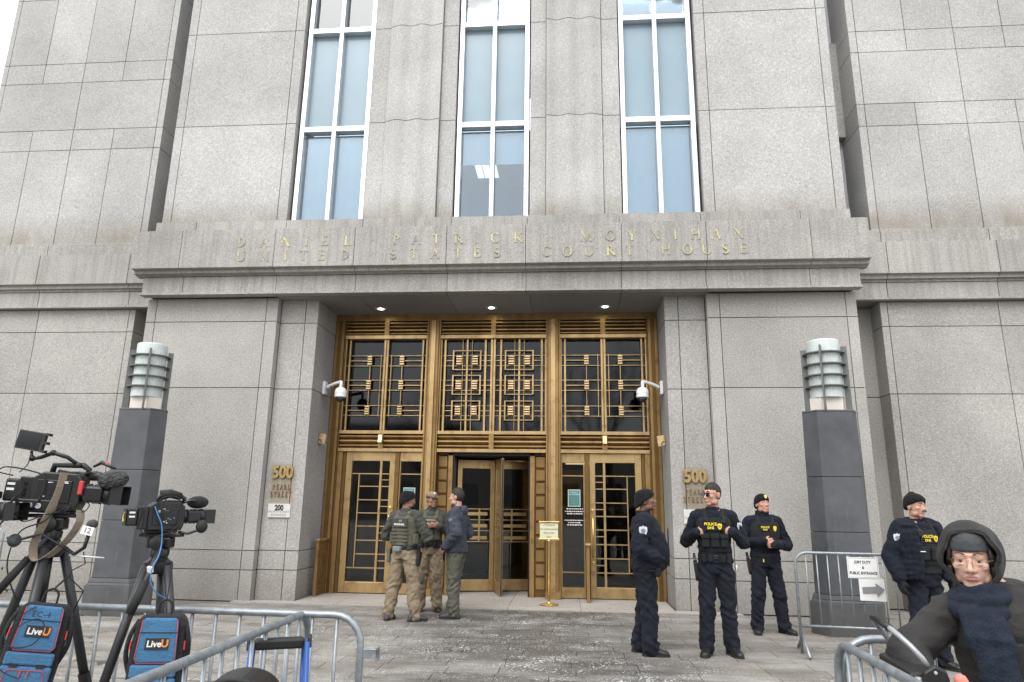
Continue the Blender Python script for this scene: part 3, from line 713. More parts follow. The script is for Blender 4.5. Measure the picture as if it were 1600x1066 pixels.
for k in range(4): leaf(R(-75)+k*math.pi/2)
m = MB(); m.lathe([(.03,.01),(.03,2.44)], 14); m.build('centre_post', BRZ, rv, smooth=False)
# ---- lobby behind the doors
lb = MB(); lb.box(-6, 6, 19.5, 19.6, 0, 5.2); lb = hpart(lb, 'lobby_wall', LOBBY)
for b, nm, mt in (((-6, 6, 14.5, 19.5, -.03, .01), 'lobby_floor', LOBBY), ((-3.1, 3.1, 12.9, 19.5, 2.62, 2.70), 'lobby_ceiling', LOBBY), ((-3.1, 3.1, 13.35, 13.4, 2.70, 5.2), 'dark_transom_sheet', DARK), ((-3.2, -3.1, 12.9, 19.5, .02, 5.2), 'lobby_wall', LOBBY), ((3.1, 3.2, 12.9, 19.5, .02, 5.2), 'lobby_wall', LOBBY)):  # panel behind the transoms is an added dark sheet, so reflections dominate
    bbox(nm, *b, mt)
WARM = emit('lobby_lamp', (1.0,.70,.36), 2.0)
for x in (-1.7, 0, 1.7): bbox('lobby_lamp', x-.35, x+.35, 16.6, 17.0, 2.58, 2.615, WARM)
bbox('lobby_panel', .25, 1.9, 17.8, 17.9, .02, 2.5, plain('lobby_oak', (.50,.32,.12), .4, nz=.2, scale=4)); bbox('lobby_desk', -2.2, -.4, 16.4, 17.0, .02, 1.1, DARK)
# ---- downlights
for s, nm in ((-1, 'left'), (0, 'middle'), (1, 'right')):
    e = empty('downlight', (s*2.11, 12.22, 5.19), 0, f'lit recessed downlight in the granite soffit above the {nm} door bay', 'light', 'downlights in the soffit')
    m = MB(); m.lathe([(.052,-.001),(.105,-.001),(.11,-.006),(.10,-.012),(.055,-.008)], 24, cap=False); m.build('trim_ring', WHT, e, smooth=True)
    m = MB(); m.lathe([(.001,-.003),(.075,-.003),(.075,-.0055),(.001,-.0055)], 20); m.build('lamp', emit('downlight_lamp', (1,.93,.78), 9.0) if 'downlight_lamp' not in bpy.data.materials else bpy.data.materials['downlight_lamp'], e)
# ---- dome cameras
for s, nm in ((-1, 'left'), (1, 'right')):
    e = empty('security_camera', (s*3.10, 12.20, 3.66), 0, f'white dome security camera on curved arm, on the {nm} granite jamb', 'camera', 'dome cameras beside the entrance')
    m = MB(); m.box(*sorted((0, -s*.05)), -.075, .075, -.12, .12); m.build('mounting_plate', WHT, e, bevel=.006)
    for z in (-.05, .05): m = MB(); m.lathe([(.001,0),(.012,0),(.012,.004),(.001,.004)], 8, T=Matrix.Translation((-s*.05,-.0,z)) @ Matrix.Rotation(-s*R(90),4,'Y')); m.build('bolt', BLK, e)
    m = MB(); pts = [V(-s*(.05+.02), 0, 0)] + [V(-s*(.17+.13*math.sin(a)*1.35-.08*math.cos(a)*1), -.0-.10*math.sin(a*.6), .03+.07*math.sin(a)) for a in [R(q) for q in range(0, 130, 13)]] + [V(-s*.36,-.10,.02), V(-s*.37,-.11,-.03)]
    m.tube(pts, [.035]+[.03]*(len(pts)-2)+[.032], 10); m.build('arm', WHT, e, smooth=True)
    T = Matrix.Translation((-s*.37, -.11, -.06))
    m = MB(); m.lathe([(.001,.06),(.05,.055),(.085,.03),(.105,-.01),(.112,-.06),(.105,-.065),(.105,-.085),(.112,-.09),(.11,-.125),(.095,-.135),(.001,-.135)], 24, T=T); m.build('housing', WHT, e, auto=40)
    m = MB(); m.lathe([(.082,-.134),(.080,-.165),(.062,-.195),(.03,-.212),(.001,-.216)], 20, T=T); m.build('dome_window', GLS_L, e, smooth=True)
# ---- small bronze fittings
for s, nm in ((-1, 'left'), (1, 'right')):
    e = empty('door_sensor', (s*2.08, 12.66, 2.76), 0, f'small bronze sensor box on the louvred band above the {nm} door', 'sensor', 'sensors above the doors')
    m = MB(); m.cbox((0,-.07,.0), (.075,.075,.15), rot=Euler((R(-14),0,0)).to_matrix()); m.build('housing', BRZ_P, e, bevel=.006)
    m = MB(); m.box(-.02,.02,-.03,.0,.05,.10); m.build('bracket', BRZ_D, e)
    e = empty('wall_bracket', (s*3.10, 12.15, 2.72), 0, f'small bronze plate bracket on the {nm} jamb of the recess', 'bracket', 'bronze brackets on the jambs')
    m = MB(); m.prism([(0,-.07),(.12,-.10),(.14,.08),(.02,.10)], -.012, .012, 'y', T=Matrix.Scale(-s,4,(1,0,0))); m.build('plate', BRZ_P, e)
    m = MB(); m.tube([V(-s*.0,0,-.01), V(-s*.05,-.03,-.02), V(-s*.07,-.05,-.07)], .008, 6); m.build('hook', BRZ_D, e)
def railing(x, y0, y1, label):
    e = empty('hand_railing', (x, y0, .016), 0, label, 'railing', 'bronze railings beside the doors'); L = y1-y0
    for y in (.0, L): m = MB(); m.box(-.025,.025,y-.025,y+.025,0,.92); m.build('post', BRZ, e)
    m = MB(); m.box(-.045,.045,-.05,L+.05,.92,.955); m.build('rail', BRZ_L, e, bevel=.006)
    for z in (.72, .16): m = MB(); m.box(-.014,.014,.025,L-.025,z-.014,z+.014); m.build('cross_bar', BRZ, e)
    n = 5
    for k in range(n): y = L*(k+1)/(n+1); m = MB(); m.box(-.008,.008,y-.008,y+.008,.0,.92); m.build('baluster', BRZ, e)
railing(-2.97, 12.18, 12.56, 'short bronze railing beside the left door against the granite jamb')
railing(1.745, 12.25, 12.56, 'bronze railing seen end-on between the right side light and right door')
# ---- brass sign stand
e = empty('sign_stand', (1.09, 11.83, .015), R(-2), 'brass post stand holding a cream notice in front of the entrance', 'sign')
m = MB(); m.lathe([(.001,0),(.155,0),(.16,.012),(.14,.024),(.03,.04),(.022,.06),(.001,.06)], 28); m.build('base', BRASS, e, auto=40)
m = MB(); m.lathe([(.019,.05),(.019,1.0),(.028,1.005),(.028,1.03),(.001,1.03)], 14); m.build('post', BRASS, e, smooth=True)
m = MB(); m.box(-.152,.152,-.010,.010,1.05,1.31); bd = m.build('board', plain('cream_board', (.62,.60,.40), .55, nz=.06), e)
for z in (1.035, 1.312): m = MB(); m.box(-.172,.172,-.02,.02,z-.015,z+.015); m.build('edge_rail', BRASS, e, bevel=.004)
for k, (t_, z) in enumerate((('ATTORNEYS', 1.262), ('LAW ENFORCEMENT', 1.196), ('EMPLOYEES', 1.135), ('ONLY', 1.075))):
    text('print', t_, .034, INK, bd, Matrix.Translation((0, -.0115, z)))
# ---------------------------------------------------------------- stone lamp pillars
FROST = plain('frosted_glass', (.55,.60,.58), .25, 0, nz=.14, scale=12); LSTEEL = plain('lamp_steel', (.13,.135,.13), .45, .4, nz=.15)
CREAMB = plain('lamp_base_stone', (.66,.60,.53), .6, nz=.08)
def hexa(w, d, c): return [(-w/2, -d/2), (w/2, -d/2), (w/2+c, 0), (w/2, d/2), (-w/2, d/2), (-w/2-c, 0)]
for s, nm in ((-1, 'left'), (1, 'right')):
    e = empty('lamp_pillar', (s*5.13, 10.05, 0), 0, f'dark slate pillar with a ribbed frosted glass lamp, {nm} of the entrance', 'lamp', 'slate lamp pillars')
    def pbuild(poly, poly2, z0, z1, name, mat):
        m = MB(); m.rings([[V(a,b,z0) for a,b in poly], [V(a,b,z1) for a,b in poly2]]); return m.build(name, mat, e, bevel=.006)
    sc = lambda z: (.56-.024*z, .52-.02*z, .13)
    pbuild(hexa(.68,.60,.15), hexa(.68,.60,.15), 0, .40, 'plinth', SLATE); pbuild(hexa(.65,.58,.145), hexa(.62,.56,.14), .402, .44, 'plinth_moulding', SLATE); pbuild(hexa(.62,.56,.14), hexa(.585,.54,.135), .442, .50, 'plinth_moulding', SLATE)
    for z0, z1 in ((.504, 1.30), (1.306, 2.03), (2.036, 2.93)): pbuild(hexa(*sc(z0)), hexa(*sc(z1)), z0, z1, 'shaft_block', SLATE)
    pbuild(hexa(.50,.47,.13), hexa(.50,.47,.13), 2.932, 2.955, 'cap', LSTEEL)
    m = MB(); m.prism(hexa(.30,.30,.10), 2.957, 3.14, 'z'); m.build('lamp_base', CREAMB, e)
    prof = [(.001,3.135),(.235,3.135)] + [(.235, 3.14+k*.02) for k in range(42)] + [(.22,3.985),(.001,3.985)]
    m = MB(); n = 64
    m.rings([[V(r*(1+(.014 if k % 2 else 0))*math.cos(2*math.pi*k/n), r*(1+(.014 if k % 2 else 0))*math.sin(2*math.pi*k/n), z) for k in range(n)] for r, z in ((.19,3.14),(.218,3.145),(.218,3.97),(.21,3.985))]); dr = m.build('glass_drum', FROST, e)
    for z in (3.30, 3.46, 3.62, 3.79): m = MB(); m.lathe([(.226,z-.008),(.285,z-.008),(.285,z+.008),(.226,z+.008)], 36, cap=False); m.build('ring', LSTEEL, e)
    for k in range(4):
        a = R(40)+k*math.pi/2 if s < 0 else R(50)+k*math.pi/2
        a = [R(-62), R(28), R(118), R(208)][k] if s < 0 else [R(-118), R(-28), R(62), R(152)][k]
        m = MB(); m.box(.232,.31,-.012,.012,2.957,3.88,Matrix.Rotation(a,4,'Z')); m.build('fin', LSTEEL, e)
# ---------------------------------------------------------------- steel crowd barriers
def barrier(name, loc, rz, L, label, H=1.10, zb=.30, r=.0168, n=None, feet=True, hook=1):
    e = empty(name, loc, rz, label, 'barrier', 'steel crowd barriers')
    R0 = .13; pts = []
    def corner(cx, cz, a0, a1): return [V(cx+R0*math.cos(R(a0+(a1-a0)*k/6)), 0, cz+R0*math.sin(R(a0+(a1-a0)*k/6))) for k in range(7)]
    pts = [V(0,0,.0)] + corner(R0, H-r-R0, 180, 90) + corner(L-R0, H-r-R0, 90, 0) + [V(L,0,.0)]
    m = MB(); m.tube(pts, r, 10); m.build('frame', STEEL, e, smooth=True)
    m = MB(); m.tube([V(r*.6,0,zb), V(L-r*.6,0,zb)], r*.85, 8); m.build('lower_rail', STEEL, e, smooth=True)
    n = n or int(L/.125)
    bm_ = MB(); bm_.tube([V(0,0,0), V(0,0,H-zb-2.2*r)], .0085, 7); me = None
    for k in range(n):
        x = L*(k+1)/(n+1)
        if me is None: o = bm_.build('bar', STEEL, e, smooth=True); me = o.data
        else: o = bpy.data.objects.new('bar', me); COL.objects.link(o); o.parent = e
        o.location = (x, 0, zb+r*.6)
    if feet:
        for x in (.02, L-.02): m = MB(); m.tube([V(x,-.33,r), V(x,-.05,.17), V(x,.05,.17), V(x,.33,r)], r, 8); m.build('foot', STEEL, e, smooth=True)
    if hook:
        for z in (.42, .92): m = MB(); m.box(L+r*.7, L+.09, -.006,.006, z-.02, z+.02); m.box(L+.075, L+.09, -.006, .02, z-.03, z+.03); m.build('hook', STEEL, e, bevel=.002)
    return e
barrier('crowd_barrier', (-1.72, 3.42, 0), R(-1.6), 2.17, 'galvanised steel barrier running behind the camera tripods and backpacks')
barrier('crowd_barrier', (.165, 1.22, 0), R(90.2), 2.24, 'galvanised steel barrier slanting in from the bottom left foreground', hook=0)
barrier('crowd_barrier', (-10.3, 11.55, 0), R(0), 1.95, 'pale barrier far left against the wing wall behind the cameras')
br1 = barrier('crowd_barrier', (4.06, 8.62, 0), R(-7), 2.0, 'steel barrier carrying the entrance notices beside the right pillar', H=1.12)
barrier('crowd_barrier', (2.43, 1.1, 0), R(88.0), 1.98, 'steel barrier running from the bottom right towards the reporter', hook=0)
barrier('crowd_barrier', (2.53, 3.13, 0), R(-1), 2.2, 'steel barrier crossing behind the reporter in the dark parka', hook=0)
# notices tied to the barrier
T1 = Matrix.Translation((4.06, 8.62, 0)) @ Matrix.Rotation(R(-7), 4, 'Z')
e = empty('notice_sheet', T1 @ V(.72, -.034, .955), R(-7), 'white laminated jury duty and public entrance notice on the barrier', 'sign')
m = MB(); m.box(-.165,.165,-.003,.003,-.115,.115); sh = m.build('sheet', PAPER, e)
for t_, z in (('JURY DUTY', .06), ('&', .0), ('PUBLIC ENTRANCE', -.06)): text('print', t_, .042, INK, e, Matrix.Translation((0,-.0042,z)), offset=.0016, sx=.80)
for b in ((-.155,.155,.103,.106),(-.155,.155,-.106,-.103),(-.155,-.152,-.103,.103),(.152,.155,-.103,.103)): m = MB(); m.box(b[0],b[1],-.0042,-.0032,b[2],b[3]); m.build('border', INKG, e)
for x in (-.15,.15): m = MB(); m.tube([V(x,-.004,.10), V(x,.03,.125), V(x,.06,.11)], .0035, 5); m.build('tie', WHT, e)
e = empty('arrow_sheet', T1 @ V(.80, -.036, .72), R(-7), 'white sheet with a grey arrow pointing right below the jury notice', 'sign')
rot = Matrix.Rotation(R(-4), 4, 'Y')
m = MB(); m.add([(-.14,0,-.12),(.14,.012,-.125),(.13,.0,.115),(-.14,-.004,.115)], [(0,1,2,3)]); o = m.build('sheet', PAPER, e); o.modifiers.new('s','SOLIDIFY').thickness = .002
m = MB(); m.prism([(-.11,-.033),(.035,-.033),(.035,-.072),(.12,0),(.035,.072),(.035,.033),(-.11,.033)], -.011, -.007, 'y', T=rot); m.build('arrow', INKG, e)
for x in (-.12,.11): m = MB(); m.tube([V(x,-.004,.10), V(x,.03,.115), V(x,.05,.13)], .0035, 5); m.build('tie', WHT, e)
# ---------------------------------------------------------------- people
PROF = np.array([(.86,.150,.110,.005),(.92,.168,.120,0),(1.0,.160,.112,0),(1.10,.150,.104,-.003),(1.20,.160,.112,-.006),(1.30,.176,.118,-.006),(1.38,.182,.115,0),(1.44,.165,.10,.006),(1.485,.120,.082,.012),(1.52,.070,.066,.018),(1.57,.060,.060,.018)])
def gz(z, c, w): return np.exp(-((z-c)/w)**2)
def skin_mat(name, col, lip):
    t = NT(name); o = t.obj(); n = t.noise(o, 16, 3, .6)
    c = t.mix(1.0, (*col, 1), t.ramp(n, [(.3, (.86,.82,.80)), (.7, (1.1,1.05,1.03))]), 'MULTIPLY')
    t.bump(t.noise(o, 240, 2), .15, .002)
    return t.fin(c, .48, 0, Subsurface_Weight=.08, Subsurface_Radius=(.012,.005,.003)), plain(name+'_lip', lip, .45)
def hand(mb, W, d, n, side, curl, T=None, g=1.0):
    d = Vector(d).normalized(); n = Vector(n); n = (n - d*n.dot(d)).normalized(); t = d.cross(n)*(1 if side == 'R' else -1); W = Vector(W)
    rot = Matrix((t, n, d)).transposed()
    mb.ell(W+d*.045, (.041*g,.017*g,.054*g), 12, 8, T, rot); mb.cap(W-d*.03, W+d*.02, .027*g, .026*g, 10, T)
    for i, L in enumerate((.072,.080,.074,.058)):
        p = W + d*(.084 - abs(i-1.3)*.004) + t*(.030-.0205*i); a = 0; q = [p-d*.02, p]
        for k, fr_ in enumerate((.45,.30,.25)):
            a += curl*(.9 if k else .7); v = d*math.cos(a) + n*math.sin(a) + t*(.06-.05*i)*.5; p = p + v.normalized()*L*fr_; q.append(p)
        mb.limb(q, [.0095*g,.0095*g,.009*g,.0085*g,.0075*g], 8, T)
    p = W + d*.018 + t*.028; v = (t*.62+d*.62+n*.42).normalized(); q = [W+d*.01+t*.015, p, p+v*.036]; v2 = (d*.8+n*.5+t*.12).normalized(); q.append(q[-1]+v2*.030); mb.limb(q, [.014*g,.013*g,.011*g,.009*g], 8, T)

def head_prims(mb, M, neck_to):
    E_ = lambda c, r: mb.ell(c, r, 16, 11, M)
    E_((0,.012,.03), (.0755,.096,.090)); E_((0,-.026,-.022), (.0635,.068,.086)); E_((0,-.056,-.090), (.034,.030,.026))
    for s in (-1, 1):
        E_((s*.043,-.012,-.068), (.022,.048,.032)); E_((s*.041,-.060,-.018), (.022,.024,.020)); E_((s*.078,.014,-.004), (.008,.021,.033)); E_((s*.083,.020,.008), (.006,.014,.020))
        E_((s*.0115,-.098,-.034), (.009,.011,.008)); E_((s*.031,-.0795,.0125), (.017,.012,.006)); E_((s*.031,-.0795,-.009), (.016,.011,.004))
    E_((0,-.079,.026), (.052,.017,.011))
    mb.limb([V(0,-.086,.014), V(0,-.100,-.014), V(0,-.108,-.029)], [.008,.010,.0125], 10, M)
    E_((0,-.088,-.0575), (.025,.0105,.0062)); E_((0,-.086,-.0685), (.021,.0105,.0075)); E_((0,-.080,-.064), (.028,.012,.016))
    a = M @ V(0,.022,-.05); mb.limb([a, V(*neck_to)], [.054,.060], 14)

def person(label, loc, rz, h, skin, lip, feet, arms, head=(0,0), girth=1.0, belly=0.0, voxel=.0065, head_c=(0,-.020,1.664), hair=None, brow=(.03,.02,.015), neckz=1.47, bt=1.0):
    s = h/1.80
    P = empty('person', loc, rz, label, 'person'); P.scale = (s, s, s)
    P.rotation_euler = (0, 0, rz)
    D = dict(P=P, girth=girth, belly=belly, arms=arms, feet=feet)
    def torso(z, t=0.0):
        rx = np.interp(z, PROF[:,0], PROF[:,1])*girth; ry = np.interp(z, PROF[:,0], PROF[:,2])*(1+(girth-1)*.7); cy = np.interp(z, PROF[:,0], PROF[:,3])
        b = belly*float(gz(z, 1.10, .19)); return rx+t+b*.25, ry+t+b*.5, cy-b*.5
    def front(x, z, t=0.0, back=False):
        rx, ry, cy = torso(z, t); u = max(-.97, min(.97, x/rx)); y = ry*math.sqrt(1-u*u)
        nx, ny = u/rx, math.sqrt(1-u*u)/ry; a = math.atan2(nx, ny)
        return (V(x, cy+y, z), math.pi-a) if back else (V(x, cy-y, z), a)
    D['torso'] = torso; D['front'] = front
    sh = {'R': V(-.180*girth**.6,.006,1.425), 'L': V(.180*girth**.6,.006,1.425)}; D['sh'] = sh
    Mh = Matrix.Translation(head_c) @ Matrix.Rotation(head[0], 4, 'Z') @ Matrix.Rotation(-head[1], 4, 'X') @ Matrix.Scale(1.06, 4); D['Mh'] = Mh
    legs = {}
    for k, sd in (('R', -1), ('L', 1)):
        fx, fy, yaw = feet[k][:3]; hip = V(sd*.088, 0, .90); ank = V(fx, fy, .085); f = V(math.sin(yaw), -math.cos(yaw), 0)
        knee = hip.lerp(ank, .48) + f*(feet[k][3] if len(feet[k]) > 3 else .018); legs[k] = (hip, knee, ank, f, yaw)
    D['legs'] = legs
    # --- the body, one continuous skin
    mb = MB()
    mb.sect([(0, torso(z)[2], z, torso(z)[0]-.004, torso(z)[1]-.004) for z in PROF[:-1,0]], 22)
    head_prims(mb, Mh, (0,.018,neckz))
    for k in 'RL':
        el, wr, d, n, curl = arms[k]; el, wr = Vector(el), Vector(wr)
        mb.limb([sh[k], sh[k].lerp(el, .55), el, el.lerp(wr, .35), wr], [.055,.048,.040,.040,.027], 12); hand(mb, wr+Vector(d).normalized()*.012, d, n, k, curl)
        hip, knee, ank, f, yaw = legs[k]
        mb.limb([hip, hip.lerp(knee,.5), knee, knee.lerp(ank,.35), ank], [.084,.074,.055,.056,.038], 12)
        mb.limb([ank+V(0,0,-.045)-f*.03, ank+V(0,0,-.055)+f*.13], [.036,.028], 10)
    Mi = Mh.inverted(); Mi3 = np.array(Mi)
    def mf(c):
        q = np.c_[c, np.ones(len(c))] @ Mi3.T
        lip_ = (np.abs(q[:,0]) < .026) & (q[:,2] > -.078) & (q[:,2] < -.050) & (q[:,1] < -.084); return lip_.astype(int)
    body = remesh(mb, 'body', [skin, lip], P, voxel, 2, None, mf)
    D['body'] = body
    for sd in (-1, 1):
        m = MB(); m.ell((sd*.031,-.0728,.0025), (.0125,.0125,.0100), 14, 10, Mh); ey = m.build('eye', EYEW, P, smooth=True)
        m = MB(); m.ell((sd*.031-.0,-.0815,.0025), (.0064,.0050,.0066), 10, 8, Mh); m.build('iris', IRIS, ey, smooth=True)
        m = MB(); m.tube([V(sd*.014,-.0975,.030), V(sd*.031,-.0955,.036), V(sd*.048,-.083,.031)], [.0042*bt,.0048*bt,.0026*bt], 6, Mh); m.build('eyebrow', hair or HAIR, P, smooth=True)
    return D
EYEW = plain('eye_white', (.36,.34,.33), .35); IRIS = plain('iris', (.03,.018,.012), .15); HAIR = plain('dark_hair', (.022,.016,.012), .6, nz=.3, scale=60)

def trousers(D, mat, cuff=.064, loose=.0, name='trousers', amp=1.0, seed=1, top=1.03, thick=1.0):
    mb = MB(); tz = D['torso']
    mb.sect([(0, tz(z)[2], z, tz(z)[0]+.010, tz(z)[1]+.010) for z in (.84,.88,.93,.98,top)], 22)
    for k in 'RL':
        hip, knee, ank, f, yaw = D['legs'][k]; hip = hip+V(0,0,-.02); lo = ank+V(0,0,-.002)
        mb.limb([hip, hip.lerp(knee,.5), knee, knee.lerp(lo,.5), lo+V(0,0,.06), lo+f*.012], [r*thick for r in (.100+loose*.6,.093+loose,.078+loose,.074+loose,.068+loose,cuff+loose)], 14)
    def d(c):
        z = c[:,2]; n1 = vnoise(c@np.array([[11,2,7],[-3,11,-6],[8,-6,13.]]), seed); n2 = vnoise(c*[24,24,30]+3, seed+5); n3 = vnoise(c@np.array([[10,0,-8],[0,10,7],[-4,5,6.]]), seed+9)
        a = .0055 + .014*gz(z,.13,.11) + .010*gz(z,.48,.14) + .008*gz(z,.84,.09)
        return amp*a*(.9*(1-2*np.abs(n1)) + .35*n2 + .8*(1-2*np.abs(n3)) - .2)
    return remesh(mb, name, mat, D['P'], .0085, 3, d)

def boots(D, mat, L=.285, sole=None):
    for k in 'RL':
        hip, knee, ank, f, yaw = D['legs'][k]; sd = V(f.y, -f.x, 0)
        c = V(ank.x, ank.y, 0); mb = MB()
        def ring(t, w, h0, h1):
            return [c + f*t + sd*(w*math.cos(2*math.pi*q/14)) + V(0,0,(h0+h1)/2 + (h1-h0)/2*math.sin(2*math.pi*q/14)) for q in range(14)]
        mb.rings([ring(t, w, .004, h) for t, w, h in ((-.085,.025,.06),(-.075,.038,.10),(-.03,.042,.125),(.03,.044,.115),(.09,.047,.088),(.15,.047,.068),(.19,.036,.056),(.205,.018,.04))])
        mb.cap(c+V(0,0,.07)-f*.012, c+V(0,0,.165)-f*.02, .046, .050, 12)
        so = MB(); so.prism([tuple((c+f*t+sd*w).xy) for t, w in ((-.092,-.022),(-.092,.022),(-.06,.044),(.03,.043),(.10,.051),(.16,.049),(.205,.026),(.213,0),(.205,-.026),(.16,-.049),(.10,-.051),(.03,-.043),(-.06,-.044))], .0, .024, 'z')
        o = remesh(mb, 'boot', mat, D['P'], .007, 2, lambda q: .0025*vnoise(q*[40,40,60], 3)); so.build('sole', sole or RUB, o)

def jacket(D, mat, t=.020, hem=.93, name='jacket', collar=(.075,1.555), sleeve=(.078,.068,.060,.055), amp=1.0, seed=2, cuff_back=.0, band=False, flare=0.0, voxel=.0085, top=1.50):
    mb = MB(); tz = D['torso']; zs = [hem, hem+.03] + [z for z in (1.0,1.06,1.12,1.18,1.24,1.30,1.36,1.41,1.45,1.485) if z > hem+.05]
    secs = []
    for z in zs:
        rx, ry, cy = tz(max(z,.9), t); fl = flare*max(0, 1-(z-hem)/.25); secs.append((0, cy, z, rx+fl, ry+fl))
    if band: secs[0] = (*secs[0][:3], secs[0][3]-.016, secs[0][4]-.016); secs[1] = (*secs[1][:3], secs[1][3]-.006, secs[1][4]-.006)
    mb.sect(secs, 24)
    if collar: mb.sect([(0,.014,1.45,.12,.095), (0,.016,1.50,collar[0]+.012,collar[0]+.008), (0,.018,collar[1],collar[0],collar[0])], 20)
    for k in 'RL':
        el, wr, d, n, cu = D['arms'][k]; el, wr = Vector(el), Vector(wr); s_ = D['sh'][k]; w2 = wr.lerp(el, cuff_back)
        mb.limb([s_.lerp(V(0,s_.y,s_.z), .35)+V(0,0,.018), s_, s_.lerp(el,.5), el, el.lerp(w2,.5), w2], [sleeve[0],sleeve[0],sleeve[1]+.004,sleeve[1],sleeve[2],sleeve[3]], 14)
    ar = [(D['sh'][k], Vector(D['arms'][k][0])) for k in 'RL']
    def dd(c):
        z = c[:,2]; n1 = vnoise(c@np.array([[10,2,6],[-2,10,5],[6,-5,15.]]), seed); n2 = vnoise(c*[24,24,34], seed+4); n3 = vnoise(c@np.array([[8,0,7],[0,8,6],[-6,5,9.]]), seed+8)
        a = .0075 + .008*gz(z, hem+.07, .09)
        for s_, el in ar: a = a + .011*np.exp(-(((c-np.array(el))**2).sum(1))/.016)
        return amp*a*((1-2*np.abs(n1)) + .35*n2 + .8*n3)
    return remesh(mb, name, mat, D['P'], voxel, 3, dd)

def shell(D, mat, z0, z1, t, name, wf=1.0, straps=True, sz=1.46, voxel=.009, seed=4):
    """vest worn over the jacket"""
    mb = MB(); tz = D['torso']; zs = np.linspace(z0, z1, 8)
    mb.sect([(0, tz(z)[2], z, (tz(z)[0]+t*.6)*wf, tz(z)[1]+t) for z in zs], 24)
    if straps:
        for s in (-1, 1):
            a, _ = D['front'](s*.085, z1-.03, t-.02); b, _ = D['front'](s*.085, z1-.03, t-.02, True)
            mb.limb([a, V(s*.098, (a.y+b.y)/2-.05, sz+.03), V(s*.098, (a.y+b.y)/2+.04, sz+.035), b], [.034,.030,.030,.034], 10)
    return remesh(mb, name, mat, D['P'], voxel, 2, lambda c: .003*vnoise(c*[14,14,26], seed)+.0015*vnoise(c*50, seed+1))

def patchbox(D, name, mat, x, z, w, h, d, t, parent=None, back=False, bevel=.006, tilt=0.0):
    p, a = D['front'](x, z, t, back); T = Matrix.Translation(p) @ Matrix.Rotation(a, 4, 'Z') @ Matrix.Rotation(tilt, 4, 'Y')
    m = MB(); m.box(-w/2, w/2, -d, .012, -h/2, h/2, T); return m.build(name, mat, parent or D['P'], bevel=bevel), T
def belt(D, mat, z=1.0, t=.018, h=.045):
    m = MB(); tz = D['torso']; rx, ry, cy = tz(z, t)
    m.rings([[V(r*rx*math.cos(2*math.pi*k/32), cy+r*ry*math.sin(2*math.pi*k/32), z+dz) for k in range(32)] for r, dz in ((.90,-h/2),(1,-h/2),(1,h/2),(.90,h/2))]); return m.build('belt', mat, D['P'], auto=40)
def beanie(D, mat, r=(.0865,.107), zf=.043, zb=-.035, top=.135, cuff=.05, name='beanie', peak=0.0, seed=5):
    M = D['Mh']; mb = MB(); n = 22
    def rg(f, z, extra=0):
        return [M @ V(r[0]*f*math.cos(2*math.pi*k/n)*(1), .012+r[1]*f*math.sin(2*math.pi*k/n)+extra, z + ((zb-zf)/2*math.sin(2*math.pi*k/n)+(zf+zb)/2)*(1-min(1, max(0,(z)/top)))) for k in range(n)]
    mb.rings([rg(.97,0), rg(1.03,.03), rg(1.01,.06,peak*.3), rg(.93,.085,peak*.5), rg(.76,.11,peak*.7), rg(.50,.127,peak), rg(.2,top,peak)])
    mb.rings([rg(1.0,-.004), rg(1.075,.004), rg(1.085,cuff*.55), rg(1.05,cuff), rg(.95,cuff+.004)])
    return remesh(mb, name, mat, D['P'], .006, 2, lambda c: .0018*vnoise(c*[90,90,12], seed)+.002*vnoise(c*[30,30,40], seed+1))
def hairdo(D, mat, hl=.075, back=-.055, side=-.0, vol=1.0, top=.0, seed=6):
    M = D['Mh']; m = MB(); nu, nv = 46, 30; vs = []
    for j in range(nv+1):
        for i in range(nu):
            a, b = 2*math.pi*i/nu, math.pi*j/nv; d = V(math.sin(b)*math.cos(a), math.sin(b)*math.sin(a), math.cos(b))
            p = V(.079*d.x, .012+.100*d.y, .032+(.092+top)*d.z); fy = d.y
            lim = hl if fy < -.45 else (back if fy > .35 else hl+(side-hl)*min(1, (fy+.45)/.45) if fy < 0 else side+(back-side)*fy/.35)
            k = 1.0 + .02*float(vnoise(np.array([[p.x*70, p.y*70, p.z*40]]), seed)[0])
            lim += .006*float(vnoise(np.array([[p.x*90, p.y*90, 1.5]]), seed+1)[0]); k = .93 + (k-.93)*max(0, min(1, (p.z-lim)/.014+.5))
            q = V(p.x*k*vol, .012+(p.y-.012)*k*vol, .032+(p.z-.032)*k*vol); vs.append(q)
    fs = [(j*nu+i, (j+1)*nu+i, (j+1)*nu+(i+1)%nu, j*nu+(i+1)%nu) for j in range(nv) for i in range(nu)]
    m.add(vs, fs, M); return m.build('hair', mat, D['P'], smooth=True)
def text_on(D, parent, body, size, mat, T, x=0, z=0, d=.0, **k): return text('lettering', body, size, mat, parent, T @ Matrix.Translation((x, -d, z)), **k)
def shield(parent, T, w, h, mat, mat2=None, d=.004, rim=True):
    pts = [(0,-.5),(.28,-.34),(.44,-.05),(.46,.30),(.30,.40),(.12,.36),(0,.5),(-.12,.36),(-.30,.40),(-.46,.30),(-.44,-.05),(-.28,-.34)]
    m = MB(); m.prism([(a*w, b*h) for a, b in pts], -d, .004, 'y', T); o = m.build('badge', mat, parent)
    if mat2: m = MB(); m.lathe([(.001,0),(w*.27,0),(w*.27,.0016),(.001,.0016)], 16, T=T @ Matrix.Translation((0,-d,0)) @ Matrix.Rotation(R(90),4,'X')); m.build('badge_seal', mat2, o)
    return o
